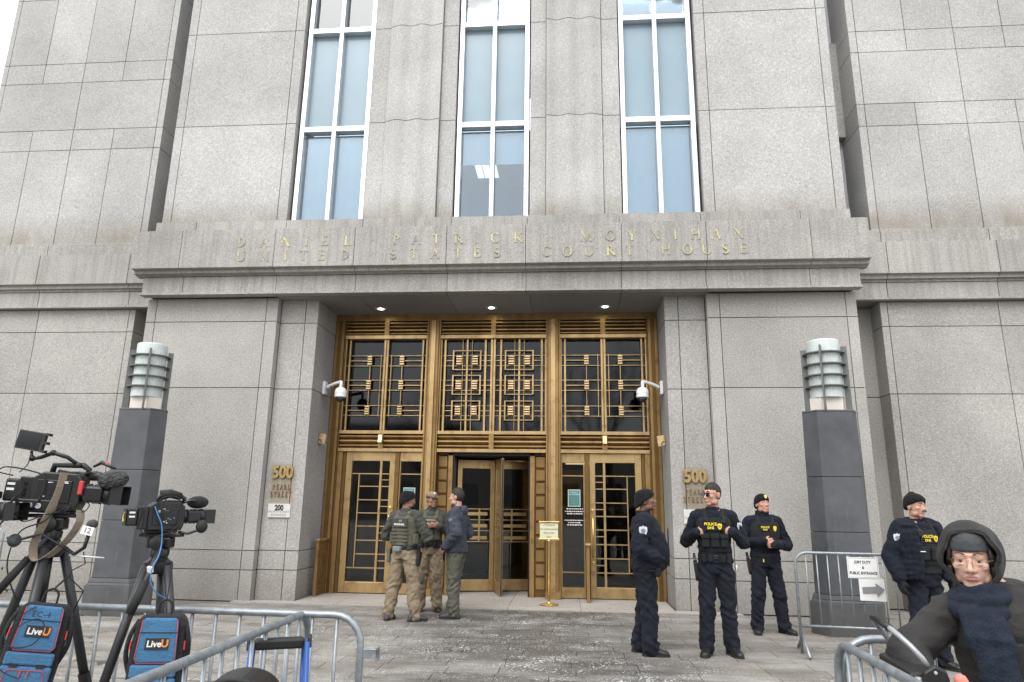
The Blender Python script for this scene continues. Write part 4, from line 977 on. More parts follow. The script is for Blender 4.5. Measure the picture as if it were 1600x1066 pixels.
def sleeve_patch(D, k, f=.35, w=.075, h=.095, off=.078, ang=None, m1=None, m2=None):
    s_ = D['sh'][k]; el = Vector(D['arms'][k][0]); p = s_.lerp(el, f); sd = -1 if k == 'R' else 1
    a = ang if ang is not None else sd*R(80)
    T = Matrix.Translation(p) @ Matrix.Rotation(a, 4, 'Z') @ Matrix.Translation((0, -off, 0)); shield(D['P'], T, w, h, m1 or PATCHW, m2 or PATCHB)
PATCHW = plain('patch_white', (.55,.57,.60), .8); PATCHB = plain('patch_blue', (.16,.20,.27), .8)

NAVY = fabric('navy_uniform', (.0085,.0105,.018), .3, sheen=.02); NAVYT = fabric('navy_trousers', (.0095,.0115,.0185), .3, sheen=.02); BLKN = fabric('black_vest', (.011,.012,.014), .3, .75); KNIT = fabric('black_knit', (.008,.008,.009), .3, .95, 20, 300)
KHAKI = fabric('khaki_trousers', (.235,.185,.125), .14, .9); OLIVE = fabric('olive_shirt', (.058,.060,.050), .16); OLIVEV = fabric('olive_vest', (.105,.100,.072), .18); TAN = fabric('tan_cap', (.26,.19,.115), .12)
SLATEJ = fabric('slate_jacket', (.046,.052,.068), .14); GRNT = fabric('grey_green_trousers', (.098,.098,.075), .16); GREYS = plain('grey_shoe', (.055,.055,.06), .6, nz=.2, scale=30); BOOT = plain('black_boot', (.014,.013,.013), .42, nz=.3, scale=30)
SK_L = skin_mat('skin_light', (.50,.30,.225), (.40,.17,.14)); SK_R = skin_mat('skin_ruddy', (.52,.28,.21), (.42,.17,.14)); SK_D = skin_mat('skin_dark', (.17,.085,.055), (.16,.065,.055)); SK_M = skin_mat('skin_medium', (.28,.155,.10), (.24,.10,.08)); SK_A = skin_mat('skin_fair', (.58,.375,.285), (.46,.17,.16))
STUB = plain('short_brown_hair', (.020,.013,.009), .7, nz=.35, scale=90); YELB = plain('yellow_badge', (.75,.55,.04), .5, nz=.2, scale=60); GOLDB = plain('gold_badge', (.72,.56,.20), .4, .4); SILV = plain('silver', (.62,.63,.65), .35, .6)
DN, FWD = (0,0,-1), (0,-1,0)
def duty_vest(D, t, x0=0.0):
    v = shell(D, BLKN, 1.06, 1.415, t, 'vest'); P = D['P']
    pb, T = patchbox(D, 'chest_panel', BLKN, x0-.005, 1.335, .185, .105, .012, t, v)
    text_on(D, pb, 'POLICE', .041, YEL, T, -.035, .018, .0130, offset=.0012); text_on(D, pb, 'DHS', .036, YEL, T, -.035, -.022, .0130, offset=.0014)
    shield(pb, T @ Matrix.Translation((.060,-.012,-.004)), .052, .072, YELB, plain('badge_seal', (.35,.24,.03), .5) if 'badge_seal' not in bpy.data.materials else bpy.data.materials['badge_seal'])
    for x, w in ((-.092,.085),(-.001,.085),(.09,.085)):
        pc, T = patchbox(D, 'pouch', BLKN, x0+x, 1.175, w, .125, .034, t, v, bevel=.012); patchbox(D, 'pouch_flap', BLKN, x0+x, 1.223, w+.006, .045, .042, t, v, bevel=.008)
    return v
def duty_belt(D, t=.024, z=1.005):
    b = belt(D, BLKN, z, t, .052)
    patchbox(D, 'buckle', BLK2, 0, z, .055, .045, .008, t, b, bevel=.004)
    for x, w, h in ((-.115,.05,.09),(-.055,.045,.075),(.07,.05,.08),(.125,.045,.10)): patchbox(D, 'belt_pouch', BLKN, x, z-.012, w, h, .030, t, b, bevel=.010)
    return b
def holster(D, side, z=.90, t=.03, mat=None):
    rx, ry, cy = D['torso'](.95, t); x = side*(rx+.012); m = MB(); T = Matrix.Translation((x, cy+.01, z)) @ Matrix.Rotation(side*R(6), 4, 'Y')
    m.prism([(-.045,.07),(.04,.09),(.035,-.10),(-.01,-.13),(-.035,-.08)], -.022, .022, 'x', T); h_ = m.build('holster', mat or BLK, D['P'], bevel=.006)
    m = MB(); m.prism([(-.01,.085),(.055,.075),(.075,.155),(.035,.165),(.0,.11)], -.013, .013, 'x', T); m.build('pistol_grip', BLK2, h_, bevel=.005)
def radio(D, x, z, t, side=1):
    pb, T = patchbox(D, 'radio_microphone', BLK, x, z, .048, .075, .036, t, None, bevel=.008, tilt=R(12)*side)
    m = MB(); m.tube([T @ V(0,-.02,-.035), T @ V(.01*side,-.035,-.10), T @ V(.05*side,-.02,-.17), T @ V(.09*side,.01,-.26)], .0045, 6); m.build('cord', RUB, pb, smooth=True)

# --- officer in profile, hands in jacket pocket
D = person('stout officer in navy jacket and beanie, seen in profile facing right', (2.30, 8.32, 0), R(84), 1.80, *SK_D, dict(R=(-.10,-.02,R(2)), L=(.11,.10,R(6))),
    dict(R=((-.285,.075,1.155), (-.25,-.115,1.045), (.75,-.45,-.3), (1,.2,0), .5), L=((.285,.075,1.155), (.235,-.155,1.05), (-.35,-.75,-.4), (-1,.2,0), .5)), (R(-4), R(13)), 1.20, .115)
trousers(D, NAVYT, .074, .008, thick=1.06, seed=11); boots(D, BOOT); jk = jacket(D, NAVY, .028, .905, sleeve=(.098,.086,.074,.062), band=True, seed=12, flare=.012, collar=(.083,1.56))
beanie(D, KNIT, (.090,.112), .046, -.055, .132, .045); sleeve_patch(D, 'R', .33, .10, .125, .097, R(-84)); bb = belt(D, BLK, .925, .024); patchbox(D, 'belt_pouch', BLKN, -.18, .895, .07, .09, .05, .02, bb, bevel=.02)
for z in (1.0,): patchbox(D, 'zip', BLK2, 0, 1.15, .008, .42, .003, .030, jk, bevel=0)
# --- officer with sunglasses
D = person('bareheaded officer with sunglasses, hands tucked into black police vest', (3.10, 8.40, 0), R(-8), 1.885, *SK_L, dict(R=(-.13,-.03,R(-14)), L=(.125,.03,R(24))),
    dict(R=((-.295,.05,1.165), (-.195,-.135,1.262), (.80,.30,.1), (0,1,-.2), .5), L=((.305,.045,1.16), (.185,-.14,1.275), (-.80,.28,.15), (0,1,-.2), .5)), (R(-46), R(1)), 1.0, hair=STUB)
trousers(D, NAVYT, .066, .002, seed=21); boots(D, BOOT); jacket(D, NAVY, .016, .95, 'shirt', (.070,1.535), (.073,.064,.056,.048), seed=22); v = duty_vest(D, .038, -.0); duty_belt(D); holster(D, -1, .87); radio(D, .095, 1.40, .036); sleeve_patch(D, 'L', .36, .08, .10, .068, R(48))
hairdo(D, STUB, .070, -.045, .01, 1.0, .012)
m = MB(); M = D['Mh']
sg = MB(); sg.box(-.068,.068,-.101,-.096,.016,.021,M); sg = sg.build('sunglasses', BLK, D['P'])
for s in (-1, 1):
    m = MB(); m.prism([(s*.010,.018),(s*.055,.018),(s*.057,-.004),(s*.044,-.019),(s*.020,-.017),(s*.010,-.002)], -.104, -.098, 'y', M); m.build('lens', GLS_L, sg)
    m = MB(); m.tube([V(s*.062,-.098,.017), V(s*.078,-.05,.016), V(s*.084,.015,.012)], .0022, 5, M); m.build('temple', RED if s < 2 else BLK, sg)
m = MB(); m.lathe([(.030,-.004),(.038,-.004),(.038,.004),(.030,.004)], 14, T=Matrix.Translation((.215,-.06,.90)) @ Matrix.Rotation(R(80),4,'Y'), cap=False); m.build('handcuffs', SILV, D['P'])
# --- officer with hands clasped
D = person('officer in badged beanie and gaiter with hands clasped before his vest', (4.07, 9.92, 0), R(3), 1.79, *SK_R, dict(R=(-.175,-.02,R(-14)), L=(.185,-.0,R(26))),
    dict(R=((-.295,.03,1.145), (-.085,-.235,1.185), (.9,-.1,.0), (0,1,.1), .9), L=((.305,.03,1.135), (.10,-.235,1.135), (-.85,-.25,.0), (0,1,.1), .7)), (R(14), R(9)), 1.05, .02)
trousers(D, NAVYT, .074, .006, seed=31); boots(D, BOOT); jacket(D, NAVY, .020, .93, 'jacket', (.084,1.575), (.082,.072,.062,.052), seed=32, band=True); v = shell(D, BLKN, 1.075, 1.42, .040, 'vest', seed=33)
pb, T = patchbox(D, 'chest_panel', BLKN, -.03, 1.345, .115, .075, .010, .042, v); text_on(D, pb, 'POLICE', .034, YEL, T, 0, .016, .011, offset=.001); text_on(D, pb, 'DHS', .030, YEL, T, 0, -.016, .011, offset=.001)
p, a = D['front'](.105, 1.345, .044); shield(v, Matrix.Translation(p) @ Matrix.Rotation(a,4,'Z'), .055, .078, YELB)
for x in (-.10, 0, .10): patchbox(D, 'pouch', BLKN, x, 1.15, .085, .11, .028, .042, v, bevel=.010)
mb = MB(); el, wr, d, n, cu = D['arms']['L']; hand(mb, Vector(wr), d, n, 'L', cu, None, 1.28); mb.cap(Vector(wr), Vector(wr).lerp(Vector(el), .12), .04, .045); remesh(mb, 'glove', BLKN, D['P'], .007, 1)
beanie(D, KNIT, (.086,.106), .050, -.045, .138, .055); p = D['Mh'] @ V(0,-.106,.085); shield(D['P'], Matrix.Translation(D['Mh'] @ V(0,-.103,.082)) @ D['Mh'].to_3x3().to_4x4(), .042, .052, GOLDB)
mb = MB(); mb.sect([(0,.012,1.50,.088,.084),(0,.008,1.535,.080,.080),(0,-.004,1.575,.078,.084),(0,-.006,1.592,.072,.080)], 18); remesh(mb, 'neck_gaiter', BLKN, D['P'], .007, 2, lambda c: .004*vnoise(c*[20,20,60], 4))
belt(D, BLKN, 1.0, .024); holster(D, -1, .86); patchbox(D, 'key_tag', YEL, -.07, .93, .014, .045, .006, .016, None, bevel=.002)
# --- officer behind the reporter
D = person('moustached officer in open navy jacket standing behind the hooded reporter', (5.19, 8.02, 0), R(16), 1.775, *SK_L, dict(R=(-.13,0,R(-20)), L=(.13,0,R(24))),
    dict(R=((-.325,.055,1.145), (-.315,-.035,.905), (.05,-.15,-1), (1,.1,0), .35), L=((.325,.055,1.145), (.315,-.035,.905), (-.05,-.15,-1), (-1,.1,0), .35)), (R(6), R(2)), 1.12, .04)
trousers(D, NAVYT, .072, .004, seed=41); boots(D, BOOT); jacket(D, NAVY, .014, .97, 'shirt', (.070,1.535), (.07,.06,.052,.046), seed=42); v = duty_vest(D, .034); belt(D, BLKN, 1.0, .03)
mb = MB(); tz = D['torso']
for s in (-1, 1):                                   # open jacket fronts and sleeves
    for q in range(9):
        z = .95+q*.062; 
        for a in range(0, 10):
            ang = R(-90+s*(38+a*13)) if True else 0; rx, ry, cy = tz(z, .055); mb.ell((rx*math.cos(ang), cy+ry*math.sin(ang), z), (.034,.026,.045), 8, 6)
for k in 'RL':
    el, wr = Vector(D['arms'][k][0]), Vector(D['arms'][k][1]); s_ = D['sh'][k]; mb.limb([s_.lerp(V(0,s_.y,s_.z),.3)+V(0,0,.02), s_, s_.lerp(el,.5), el, el.lerp(wr,.5), wr.lerp(el,.12)], [.100,.104,.096,.088,.078,.070], 14)
mb.sect([(0,.05,1.40,.17,.10),(0,.05,1.47,.14,.09),(0,.055,1.52,.10,.07),(0,.06,1.545,.088,.055)], 18)
def ddj(c): return .010*(1-2*np.abs(vnoise(c*[9,9,16], 44))) + .004*vnoise(c*30, 45)
jk = remesh(mb, 'jacket', NAVY, D['P'], .009, 4, ddj)
for k in 'RL':
    mb = MB(); el, wr, d, n, cu = D['arms'][k]; hand(mb, Vector(wr)+Vector(d)*.01, d, n, k, cu, None, 1.3); mb.cap(Vector(wr), Vector(wr).lerp(Vector(el), .15), .042, .046); remesh(mb, 'glove', BLKN, D['P'], .007, 1)
beanie(D, KNIT, (.088,.108), .058, -.03, .155, .05, peak=.02); sleeve_patch(D, 'R', .34, .085, .11, .096, R(-40)); radio(D, -.12, 1.39, .055, -1)
m = MB(); m.tube([V(-.030,-.094,-.053), V(-.012,-.101,-.046), V(.012,-.101,-.046), V(.030,-.094,-.053)], [.004,.0075,.0075,.004], 7, D['Mh']); m.build('moustache', plain('grey_brown_hair', (.10,.075,.055), .7), D['P'], smooth=True)
p, a = D['front'](.165, 1.335, .062); shield(jk, Matrix.Translation(p) @ Matrix.Rotation(a,4,'Z'), .06, .085, YELB)
patchbox(D, 'reflective_tab', WPRINT, -.145, 1.20, .06, .008, .004, .082, jk, bevel=0)
# --- marshal seen from behind
D = person('marshal in olive vest and black beanie with back to camera', (-.925, 10.06, 0), R(163), 1.78, *SK_M, dict(R=(-.185,-.02,R(-40)), L=(.20,.03,R(8))),
    dict(R=((-.335,-.03,1.155), (-.13,-.255,1.22), (.8,-.5,.1), (0,1,0), .6), L=((.325,.0,1.16), (.13,-.245,1.20), (-.8,-.5,.1), (0,1,0), .6)), (R(-38), R(0)), 1.08, .02)
trousers(D, KHAKI, .074, .010, seed=51, thick=1.02); boots(D, GREYS); jacket(D, OLIVE, .018, .97, 'shirt', (.073,1.55), (.086,.077,.064,.054), seed=52)
v = shell(D, OLIVEV, 1.03, 1.43, .042, 'vest', seed=53)
pb, T = patchbox(D, 'back_panel', OLIVE, .01, 1.345, .25, .125, .012, .042, v, True); text_on(D, pb, 'U.S.', .036, WPRINT, T, .02, .030, .013); text_on(D, pb, 'MARSHAL', .040, WPRINT, T, 0, -.022, .013, offset=.001)
for z in (1.245, 1.195, 1.145, 1.095): patchbox(D, 'webbing', OLIVEV, .01, z, .26, .026, .006, .043, v, True, bevel=.003)
patchbox(D, 'side_pouch', OLIVEV, .20, 1.13, .10, .16, .03, .035, v, True, bevel=.012); patchbox(D, 'side_pouch', OLIVEV, -.19, 1.12, .09, .14, .03, .035, v, True, bevel=.012)
b = belt(D, BLKN, 1.0, .026, .05); patchbox(D, 'belt_pouch', plain('grey_pouch', (.16,.18,.18), .5), .03, .985, .13, .075, .05, .028, b, True, bevel=.014); holster(D, -1, .87, .05); patchbox(D, 'dump_pouch', fabric('grey_bag', (.12,.115,.10), .2), .215, .885, .13, .20, .04, .03, b, True, bevel=.02)
beanie(D, KNIT, (.090,.110), .045, -.055, .128, .045); m = MB(); m.ell((0,-.055,-.075), (.052,.052,.045), 14, 10, D['Mh']); m.build('beard', HAIR, D['P'], smooth=True)
# --- marshal with tan cap
D = person('marshal in tan cap and knee pads facing the camera', (-.745, 11.0, 0), R(10), 1.79, *SK_M, dict(R=(-.135,0,R(-8)), L=(.135,-.03,R(16))),
    dict(R=((-.305,.02,1.165), (-.09,-.225,1.26), (.8,-.2,.2), (0,1,0), .6), L=((.325,.02,1.155), (.14,-.225,1.27), (-.8,-.2,.2), (0,1,0), .6)), (R(30), R(3)), 1.05)
trousers(D, KHAKI, .068, .012, seed=61); boots(D, BOOT); jacket(D, OLIVE, .020, .96, 'jacket', (.078,1.55), (.084,.074,.064,.054), seed=62); v = shell(D, OLIVEV, 1.04, 1.42, .040, 'vest', seed=63)
pb, T = patchbox(D, 'chest_panel', OLIVE, .0, 1.36, .20, .05, .008, .042, v); text_on(D, pb, 'MARSHAL', .034, WPRINT, T, 0, 0, .009); patchbox(D, 'flag_patch', RED, -.065, 1.305, .05, .03, .008, .042, v, bevel=.002)
p, a = D['front'](.02, 1.28, .046); shield(v, Matrix.Translation(p) @ Matrix.Rotation(a,4,'Z'), .07, .08, BLKN, SILV)
for x in (-.10, 0, .10): patchbox(D, 'pouch', OLIVEV if x else fabric('grey_pouch_cloth', (.15,.15,.135)), x, 1.14, .082, .15, .034, .042, v, bevel=.010)
b = duty_belt(D, .026, .995); holster(D, 1, .87, .045)
for k in 'RL':
    hip, knee, ank, f, yaw = D['legs'][k]; m = MB(); m.ell(knee+f*.075+V(0,0,-.02), (.058,.028,.085), 14, 9, None, Matrix.Rotation(yaw,3,'Z')); m.build('knee_pad', fabric('pad', (.15,.125,.095)) if 'pad' not in bpy.data.materials else bpy.data.materials['pad'], D['P'], smooth=True)
    th_ = hip.lerp(knee, .55); sd = -1 if k == 'R' else 1; m = MB(); m.cbox(th_+V(sd*.085,-.02,0), (.05,.13,.17)); m.build('cargo_pocket', KHAKI, D['P'], bevel=.02)
M = D['Mh']; mb = MB(); mb.sect([(0,.012,.050,.083,.104,.0),(0,.012,.09,.083,.103),(0,.014,.115,.068,.088),(0,.016,.128,.035,.05)], 22, M); cp = remesh(mb, 'cap', TAN, D['P'], .006, 2)
m = MB(); br = [(.075*math.sin(R(a)), -.078-.095*max(0,math.cos(R(a)))**.8) for a in range(-90, 91, 12)]; m.prism(br, .050, .058, 'z', M @ Matrix.Rotation(R(7),4,'X')); m.build('brim', TAN, cp); m = MB(); m.ell((0,-.088,.092), (.022,.008,.018), 10, 8, M); m.build('emblem', PATCHW, cp)
hairdo(D, HAIR, .03, -.045, -.005, .985)
# --- man in slate jacket
D = person('bareheaded man in slate blue jacket with hands in pockets, facing left', (-.235, 10.42, 0), R(-100), 1.835, *SK_L, dict(R=(-.09,-.06,R(-8)), L=(.09,.02,R(4))),
    dict(R=((-.275,.085,1.155), (-.225,-.10,.985), (.2,-.6,-.75), (1,.2,0), .5), L=((.275,.085,1.155), (.225,-.10,.985), (-.2,-.6,-.75), (-1,.2,0), .5)), (R(-4), R(2)), 1.02, .01, hair=STUB)
trousers(D, GRNT, .070, .006, seed=71); boots(D, GREYS); jk = jacket(D, SLATEJ, .026, .90, 'jacket', (.080,1.545), (.086,.076,.066,.058), seed=72, flare=.01)
mb = MB(); mb.ell((0,.105,1.475), (.115,.05,.075), 16, 10); mb.ell((0,.075,1.525), (.10,.06,.03), 16, 8); remesh(mb, 'hood', SLATEJ, D['P'], .008, 3, lambda c: .006*vnoise(c*[16,16,22], 73)); hairdo(D, STUB, .072, -.05, .0, 1.0, .016); sleeve_patch(D, 'L', .30, .085, .085, .086, R(70), plain('grey_patch', (.10,.11,.14), .8), None)
# --- reporter in the hooded parka
PARKA = fabric('dark_parka', (.030,.028,.027), .16, .62, 5, 500, .03); PARKAL = fabric('parka_lining', (.045,.047,.043), .15, .8); GREYK = fabric('grey_knit', (.060,.064,.068), .15, .9, 12, 300)
def mk_scarf():
    t = NT('navy_knit_scarf'); o = t.obj(); w = t.new('TexVoronoi'); t.l.new(t.mapping(o, (1,1,.65)), w.inputs['Vector']); w.inputs['Scale'].default_value = 150
    c = t.mix(t.rng(w.outputs['Distance'], .1, .7), (.010,.018,.036), (.005,.009,.019)); t.bump(t.math('MULTIPLY', w.outputs['Distance'], -1.0), .45, .006); return t.fin(c, .95, 0)
SCARF = mk_scarf()
D = person('reporter in a hooded dark parka, navy scarf and glasses leaning on a ladder', (3.085, 2.92, 0), R(-22), 1.57, *SK_A, dict(R=(-.12,0,R(-10)), L=(.13,.02,R(12))),
    dict(R=((-.405,-.17,1.235), (-.37,-.36,1.165), (.25,-.6,-.7), (.9,.3,-.2), .75), L=((.35,-.06,1.17), (.23,-.30,1.06), (-.75,-.45,-.2), (0,1,0), .6)), (R(-10), R(-4)), 1.0, voxel=.0052, head_c=(-.115,-.085,1.628), hair=HAIR, bt=.5)
trousers(D, BLKN, .066, .004, seed=81); boots(D, BOOT)
tz = D['torso']; mb = MB()
mb.sect([(0, tz(max(z,.9))[2]-.01, z, tz(max(z,.9))[0]+.046-.02*abs(z-1.1), tz(max(z,.9))[1]+.060) for z in (.62,.70,.80,.90,1.0,1.1,1.2,1.3,1.38,1.44)] + [(-.02,-.012,1.49,.172,.135),(-.04,-.012,1.545,.135,.115)], 28)
for k in 'RL':
    el, wr = Vector(D['arms'][k][0]), Vector(D['arms'][k][1]); s_ = D['sh'][k]
    mb.limb([s_.lerp(V(0,s_.y,s_.z),.4)+V(0,0,.0), s_+V(0,0,-.01), s_.lerp(el,.5), el, el.lerp(wr,.5), wr.lerp(el,.10)], [.084,.084,.074,.074,.066,.058], 16)
def dp(c):
    n = vnoise(c*[5,5,17], 91); n2 = vnoise(c*[18,18,30], 92); n3 = vnoise(c@np.array([[9,0,10],[0,9,8],[-8,7,12.]]), 94)
    return .012*(1-2*np.abs(n))+.006*(1-2*np.abs(n3))+.003*n2
parka = remesh(mb, 'parka', PARKA, D['P'], .0085, 3, dp)
for z in (.78, .92, 1.06, 1.20):   # front placket and snaps
    patchbox(D, 'snap', BLK2, -.035, z, .014, .014, .006, .088, parka, bevel=.003)
patchbox(D, 'placket', PARKA, -.01, 1.0, .09, .62, .012, .078, parka, bevel=.02)
M = D['Mh']
# hood: thick shell open to the front
nu, nv = 40, 26; hd = MB(); vs = []; keep = set()
for j in range(nv+1):
    for i in range(nu):
        b = math.pi*j/nv; a = 2*math.pi*i/nu; d = V(math.sin(b)*math.cos(a), math.cos(b), math.sin(b)*math.sin(a))   # pole along +y (back)
        op = math.pi*.655; 
        bb = b*op/math.pi; d = V(math.sin(bb)*math.cos(a), math.cos(bb), math.sin(bb)*math.sin(a))
        rx, ry, rz_ = .100, .120, .116; p = V(rx*d.x, .012+ry*d.y, .020+rz_*d.z)
        if p.z < -.06: p.z = -.06+(p.z+.06)*1.35; p.x *= 1.04
        f = max(0, -d.y); p.z += f*(-.010 if d.z > 0 else -.03); p.y -= f*(.050 if d.z > .2 else .018); p.x += .012*math.sin(9*d.z)*f
        nn = vnoise(np.array([[p.x*14, p.y*16, p.z*14]]), 93)[0]; p += d*.013*float(1-2*abs(nn)); vs.append(p)
hd.add(vs, [(j*nu+i, (j+1)*nu+i, (j+1)*nu+(i+1)%nu, j*nu+(i+1)%nu) for j in range(nv) for i in range(nu)], M)
ho = hd.build('hood', PARKA, D['P'], smooth=True); so_ = ho.modifiers.new('s', 'SOLIDIFY'); so_.thickness = .013; so_.offset = 1; sb = ho.modifiers.new('b', 'SUBSURF'); sb.levels = 1; sb.render_levels = 1
rim = [M @ q for q in vs[nv*nu:]]; mb = MB(); mb.tube(rim + [rim[0], rim[1]], .0055, 10); rm_ = mb.build('rim', PARKA, ho, smooth=True)
# grey knit cap, face hair, glasses
mb = MB(); mb.sect([(0,.008,.036,.083,.106,-.006),(0,.010,.048,.084,.106,-.008),(0,.010,.075,.085,.104,-.006),(0,.012,.10,.079,.096),(0,.014,.12,.06,.075),(0,.014,.13,.02,.03)], 24, M); cpk = remesh(mb, 'knit_cap', GREYK, D['P'], .006, 2, lambda c: .002*vnoise(c*[80,80,30], 3))
for s in (-1, 1): m = MB(); m.limb([V(s*.070,-.045,.045), V(s*.078,-.030,-.02), V(s*.072,-.015,-.085)], [.009,.012,.009], 8, M); m.build('hair', HAIR, D['P'], smooth=True)
gm = plain('glasses_wire', (.42,.28,.20), .25, .8); gl = MB(); gl.tube([V(-.012,-.109,.006), V(0,-.111,.010), V(.012,-.109,.006)], .0012, 6, M); gl = gl.build('glasses', gm, D['P'])
for s in (-1, 1):
    c = V(s*.0345, -.106, -.002); pts = []
    for k in range(21): a = 2*math.pi*k/20; ca, sa = math.cos(a), math.sin(a); pts.append(c + V(.0255*math.copysign(abs(ca)**.6, ca), .006*abs(ca)*(1 if ca*s > 0 else 0), .0215*math.copysign(abs(sa)**.6, sa)))
    m = MB(); m.tube(pts, .0013, 6, M); m.build('lens_frame', gm, gl, smooth=True)
    m = MB(); m.tube([V(s*.060,-.101,.006), V(s*.082,-.06,.008), V(s*.086,.01,.004)], .0013, 6, M); m.build('temple', gm, gl)
# scarf
m = MB(); m.ell((0,-.0905,-.0575), (.022,.0085,.0052), 14, 8, M); m.ell((0,-.0885,-.0675), (.019,.0085,.0060), 14, 8, M); m.build('lips', plain('lip_colour', (.38,.14,.13), .45), D['P'], smooth=True)
mb = MB(); sc_pts = []
for lay, (z, rx, ry, r) in enumerate(((1.425,.112,.108,.042),(1.470,.102,.100,.036),(1.503,.090,.094,.024))):
    ring = [V(-.095+rx*.86*math.cos(2*math.pi*k/22), -.068+ry*math.sin(2*math.pi*k/22), z+.014*math.sin(2*math.pi*k/22+lay)) for k in range(22)]
    mb.tube(ring+[ring[0], ring[1]], r, 10)
for path in (((.03,-.18,1.42),(.045,-.232,1.33),(.035,-.252,1.20),(.055,-.255,1.08),(.03,-.252,.98),(.0,-.252,.93)), ((-.015,-.18,1.42),(-.02,-.228,1.32),(-.005,-.245,1.20),(-.02,-.245,1.10))):
    for q in (-1, 0, 1): mb.limb([V(x-.125+.012*i+q*.026*(1-.25*i/len(path)), y-.012+.012*abs(q), z) for i, (x, y, z) in enumerate(path)], [.027]*len(path), 10)
remesh(mb, 'scarf', SCARF, D['P'], .0075, 2, lambda c: .004*vnoise(c*[30,30,46], 95)+.006*(1-2*np.abs(vnoise(c*[12,12,20], 96))))
# upturned collar flaps
for s in (-1, 1): mb = MB(); mb.limb([V(s*.155-.03,-.10,1.49), V(s*.155-.02,-.18,1.38), V(s*.14-.01,-.222,1.24), V(s*.10,-.228,1.14)], [.014,.019,.017,.010], 10); remesh(mb, 'collar_flap', PARKA, D['P'], .008, 3)
m = MB(); m.tube([V(.0,-.24,.9), V(.03,-.33,.75), V(-.05,-.34,.6), V(-.12,-.28,.52)], .004, 6); m.build('earphone_cord', RUB, D['P'], smooth=True)

# ---------------------------------------------------------------- step ladders
LADG = plain('grey_ladder_tube', (.34,.35,.36), .4, .5, nz=.1); LADB = plain('blue_ladder_rail', (.02,.085,.34), .4, nz=.12)
def step_ladder(loc, rz, label, rail, hoop=True, H=.78, w=.40, hh=.34, lean=.03, sp=.30, pd=.14):
    e = empty('step_ladder', loc, rz, label, 'ladder', 'folding step ladders')
    for s in (-1, 1):
        m = MB(); m.tube([V(s*(w/2+.03),-sp,.0), V(s*w/2,-.05,H)], .016 if hoop else .010, 8); m.build('front_rail', rail, e, smooth=True)
        m = MB(); m.tube([V(s*(w/2+.02),sp,.0), V(s*(w/2-.01),.03,H)], .014 if hoop else .009, 8); m.build('rear_rail', rail, e, smooth=True)
        m = MB(); m.prism([(-.055,-.045),(.045,-.045),(.036,.022),(.0,.045),(-.036,.03)], -.012, .012, 'x', Matrix.Translation((s*(w/2+.012), -.01, H)) @ Matrix.Scale(1 if hoop else .6, 4)); hg = m.build('hinge', BLK, e, bevel=.008)
        for a, b in (((-.032,-.026),(.024,-.026),(0,.022)) if hoop else ((0,0),)): m = MB(); m.lathe([(.001,0),(.0055,0),(.0055,.004),(.001,.005)], 8, T=Matrix.Translation((s*(w/2+.012+(.012 if hoop else .0072)), -.01+a, H+b)) @ Matrix.Rotation(s*R(90),4,'Y')); m.build('rivet', SILV, hg)
        for a in (-sp, sp): m = MB(); m.lathe([(.001,0),(.022,0),(.02,.035),(.001,.04)], 10, T=Matrix.Translation((s*(w/2+.03), a, 0))); m.build('rubber_foot', RUB, e)
    for z, y in ((.30,-sp*.75),(.62,-sp*.45)): m = MB(); m.box(-w/2-.01,w/2+.01,y-.05,y+.05,z-.015,z+.015); m.build('step', BLK, e, bevel=.006)
    m = MB(); m.box(-w/2+.01,w/2-.01,-pd,pd,H-.03,H+.012); m.build('platform', BLK, e, bevel=.01)
    if hoop:
        pts = [V(-w/2,.0,H+.03)] + [V(-w/2*math.cos(R(a)), lean*math.sin(R(a)), H+.03+hh*math.sin(R(a))**.8) for a in range(10, 171, 16)] + [V(w/2,.0,H+.03)]
        m = MB(); m.tube(pts, .0098, 10); hp = m.build('hoop', rail, e, smooth=True)
        m = MB(); m.tube(pts[4:8], .0135, 10); m.build('grip', BLK, hp, smooth=True)
    return e
step_ladder((2.645, 2.77, 0), R(83), 'grey step ladder with a padded hoop handle under the reporter\'s hand', LADG, True, 1.055, .36, .125, .10, .16, .06)
step_ladder((.205, 3.0, 0), R(24), 'blue railed step ladder with black top behind the slanting barrier', LADB, False, 1.03, .22, 0, 0, .17, .028)
# rag on the ladder
mb = MB(); mb.limb([V(0,0,0), V(.03,-.01,-.07), V(.04,-.01,-.15)], [.02,.03,.026], 8)
o = remesh(mb, 'cloth_strip', plain('salmon_cloth', (.62,.20,.16), .8), None, .007, 2, lambda c: .006*vnoise(c*[30,30,50], 2)); o.location = (2.70, 2.55, 1.06); tag(o, 'salmon red cloth strip tied beside the grey ladder hinge', 'cloth')

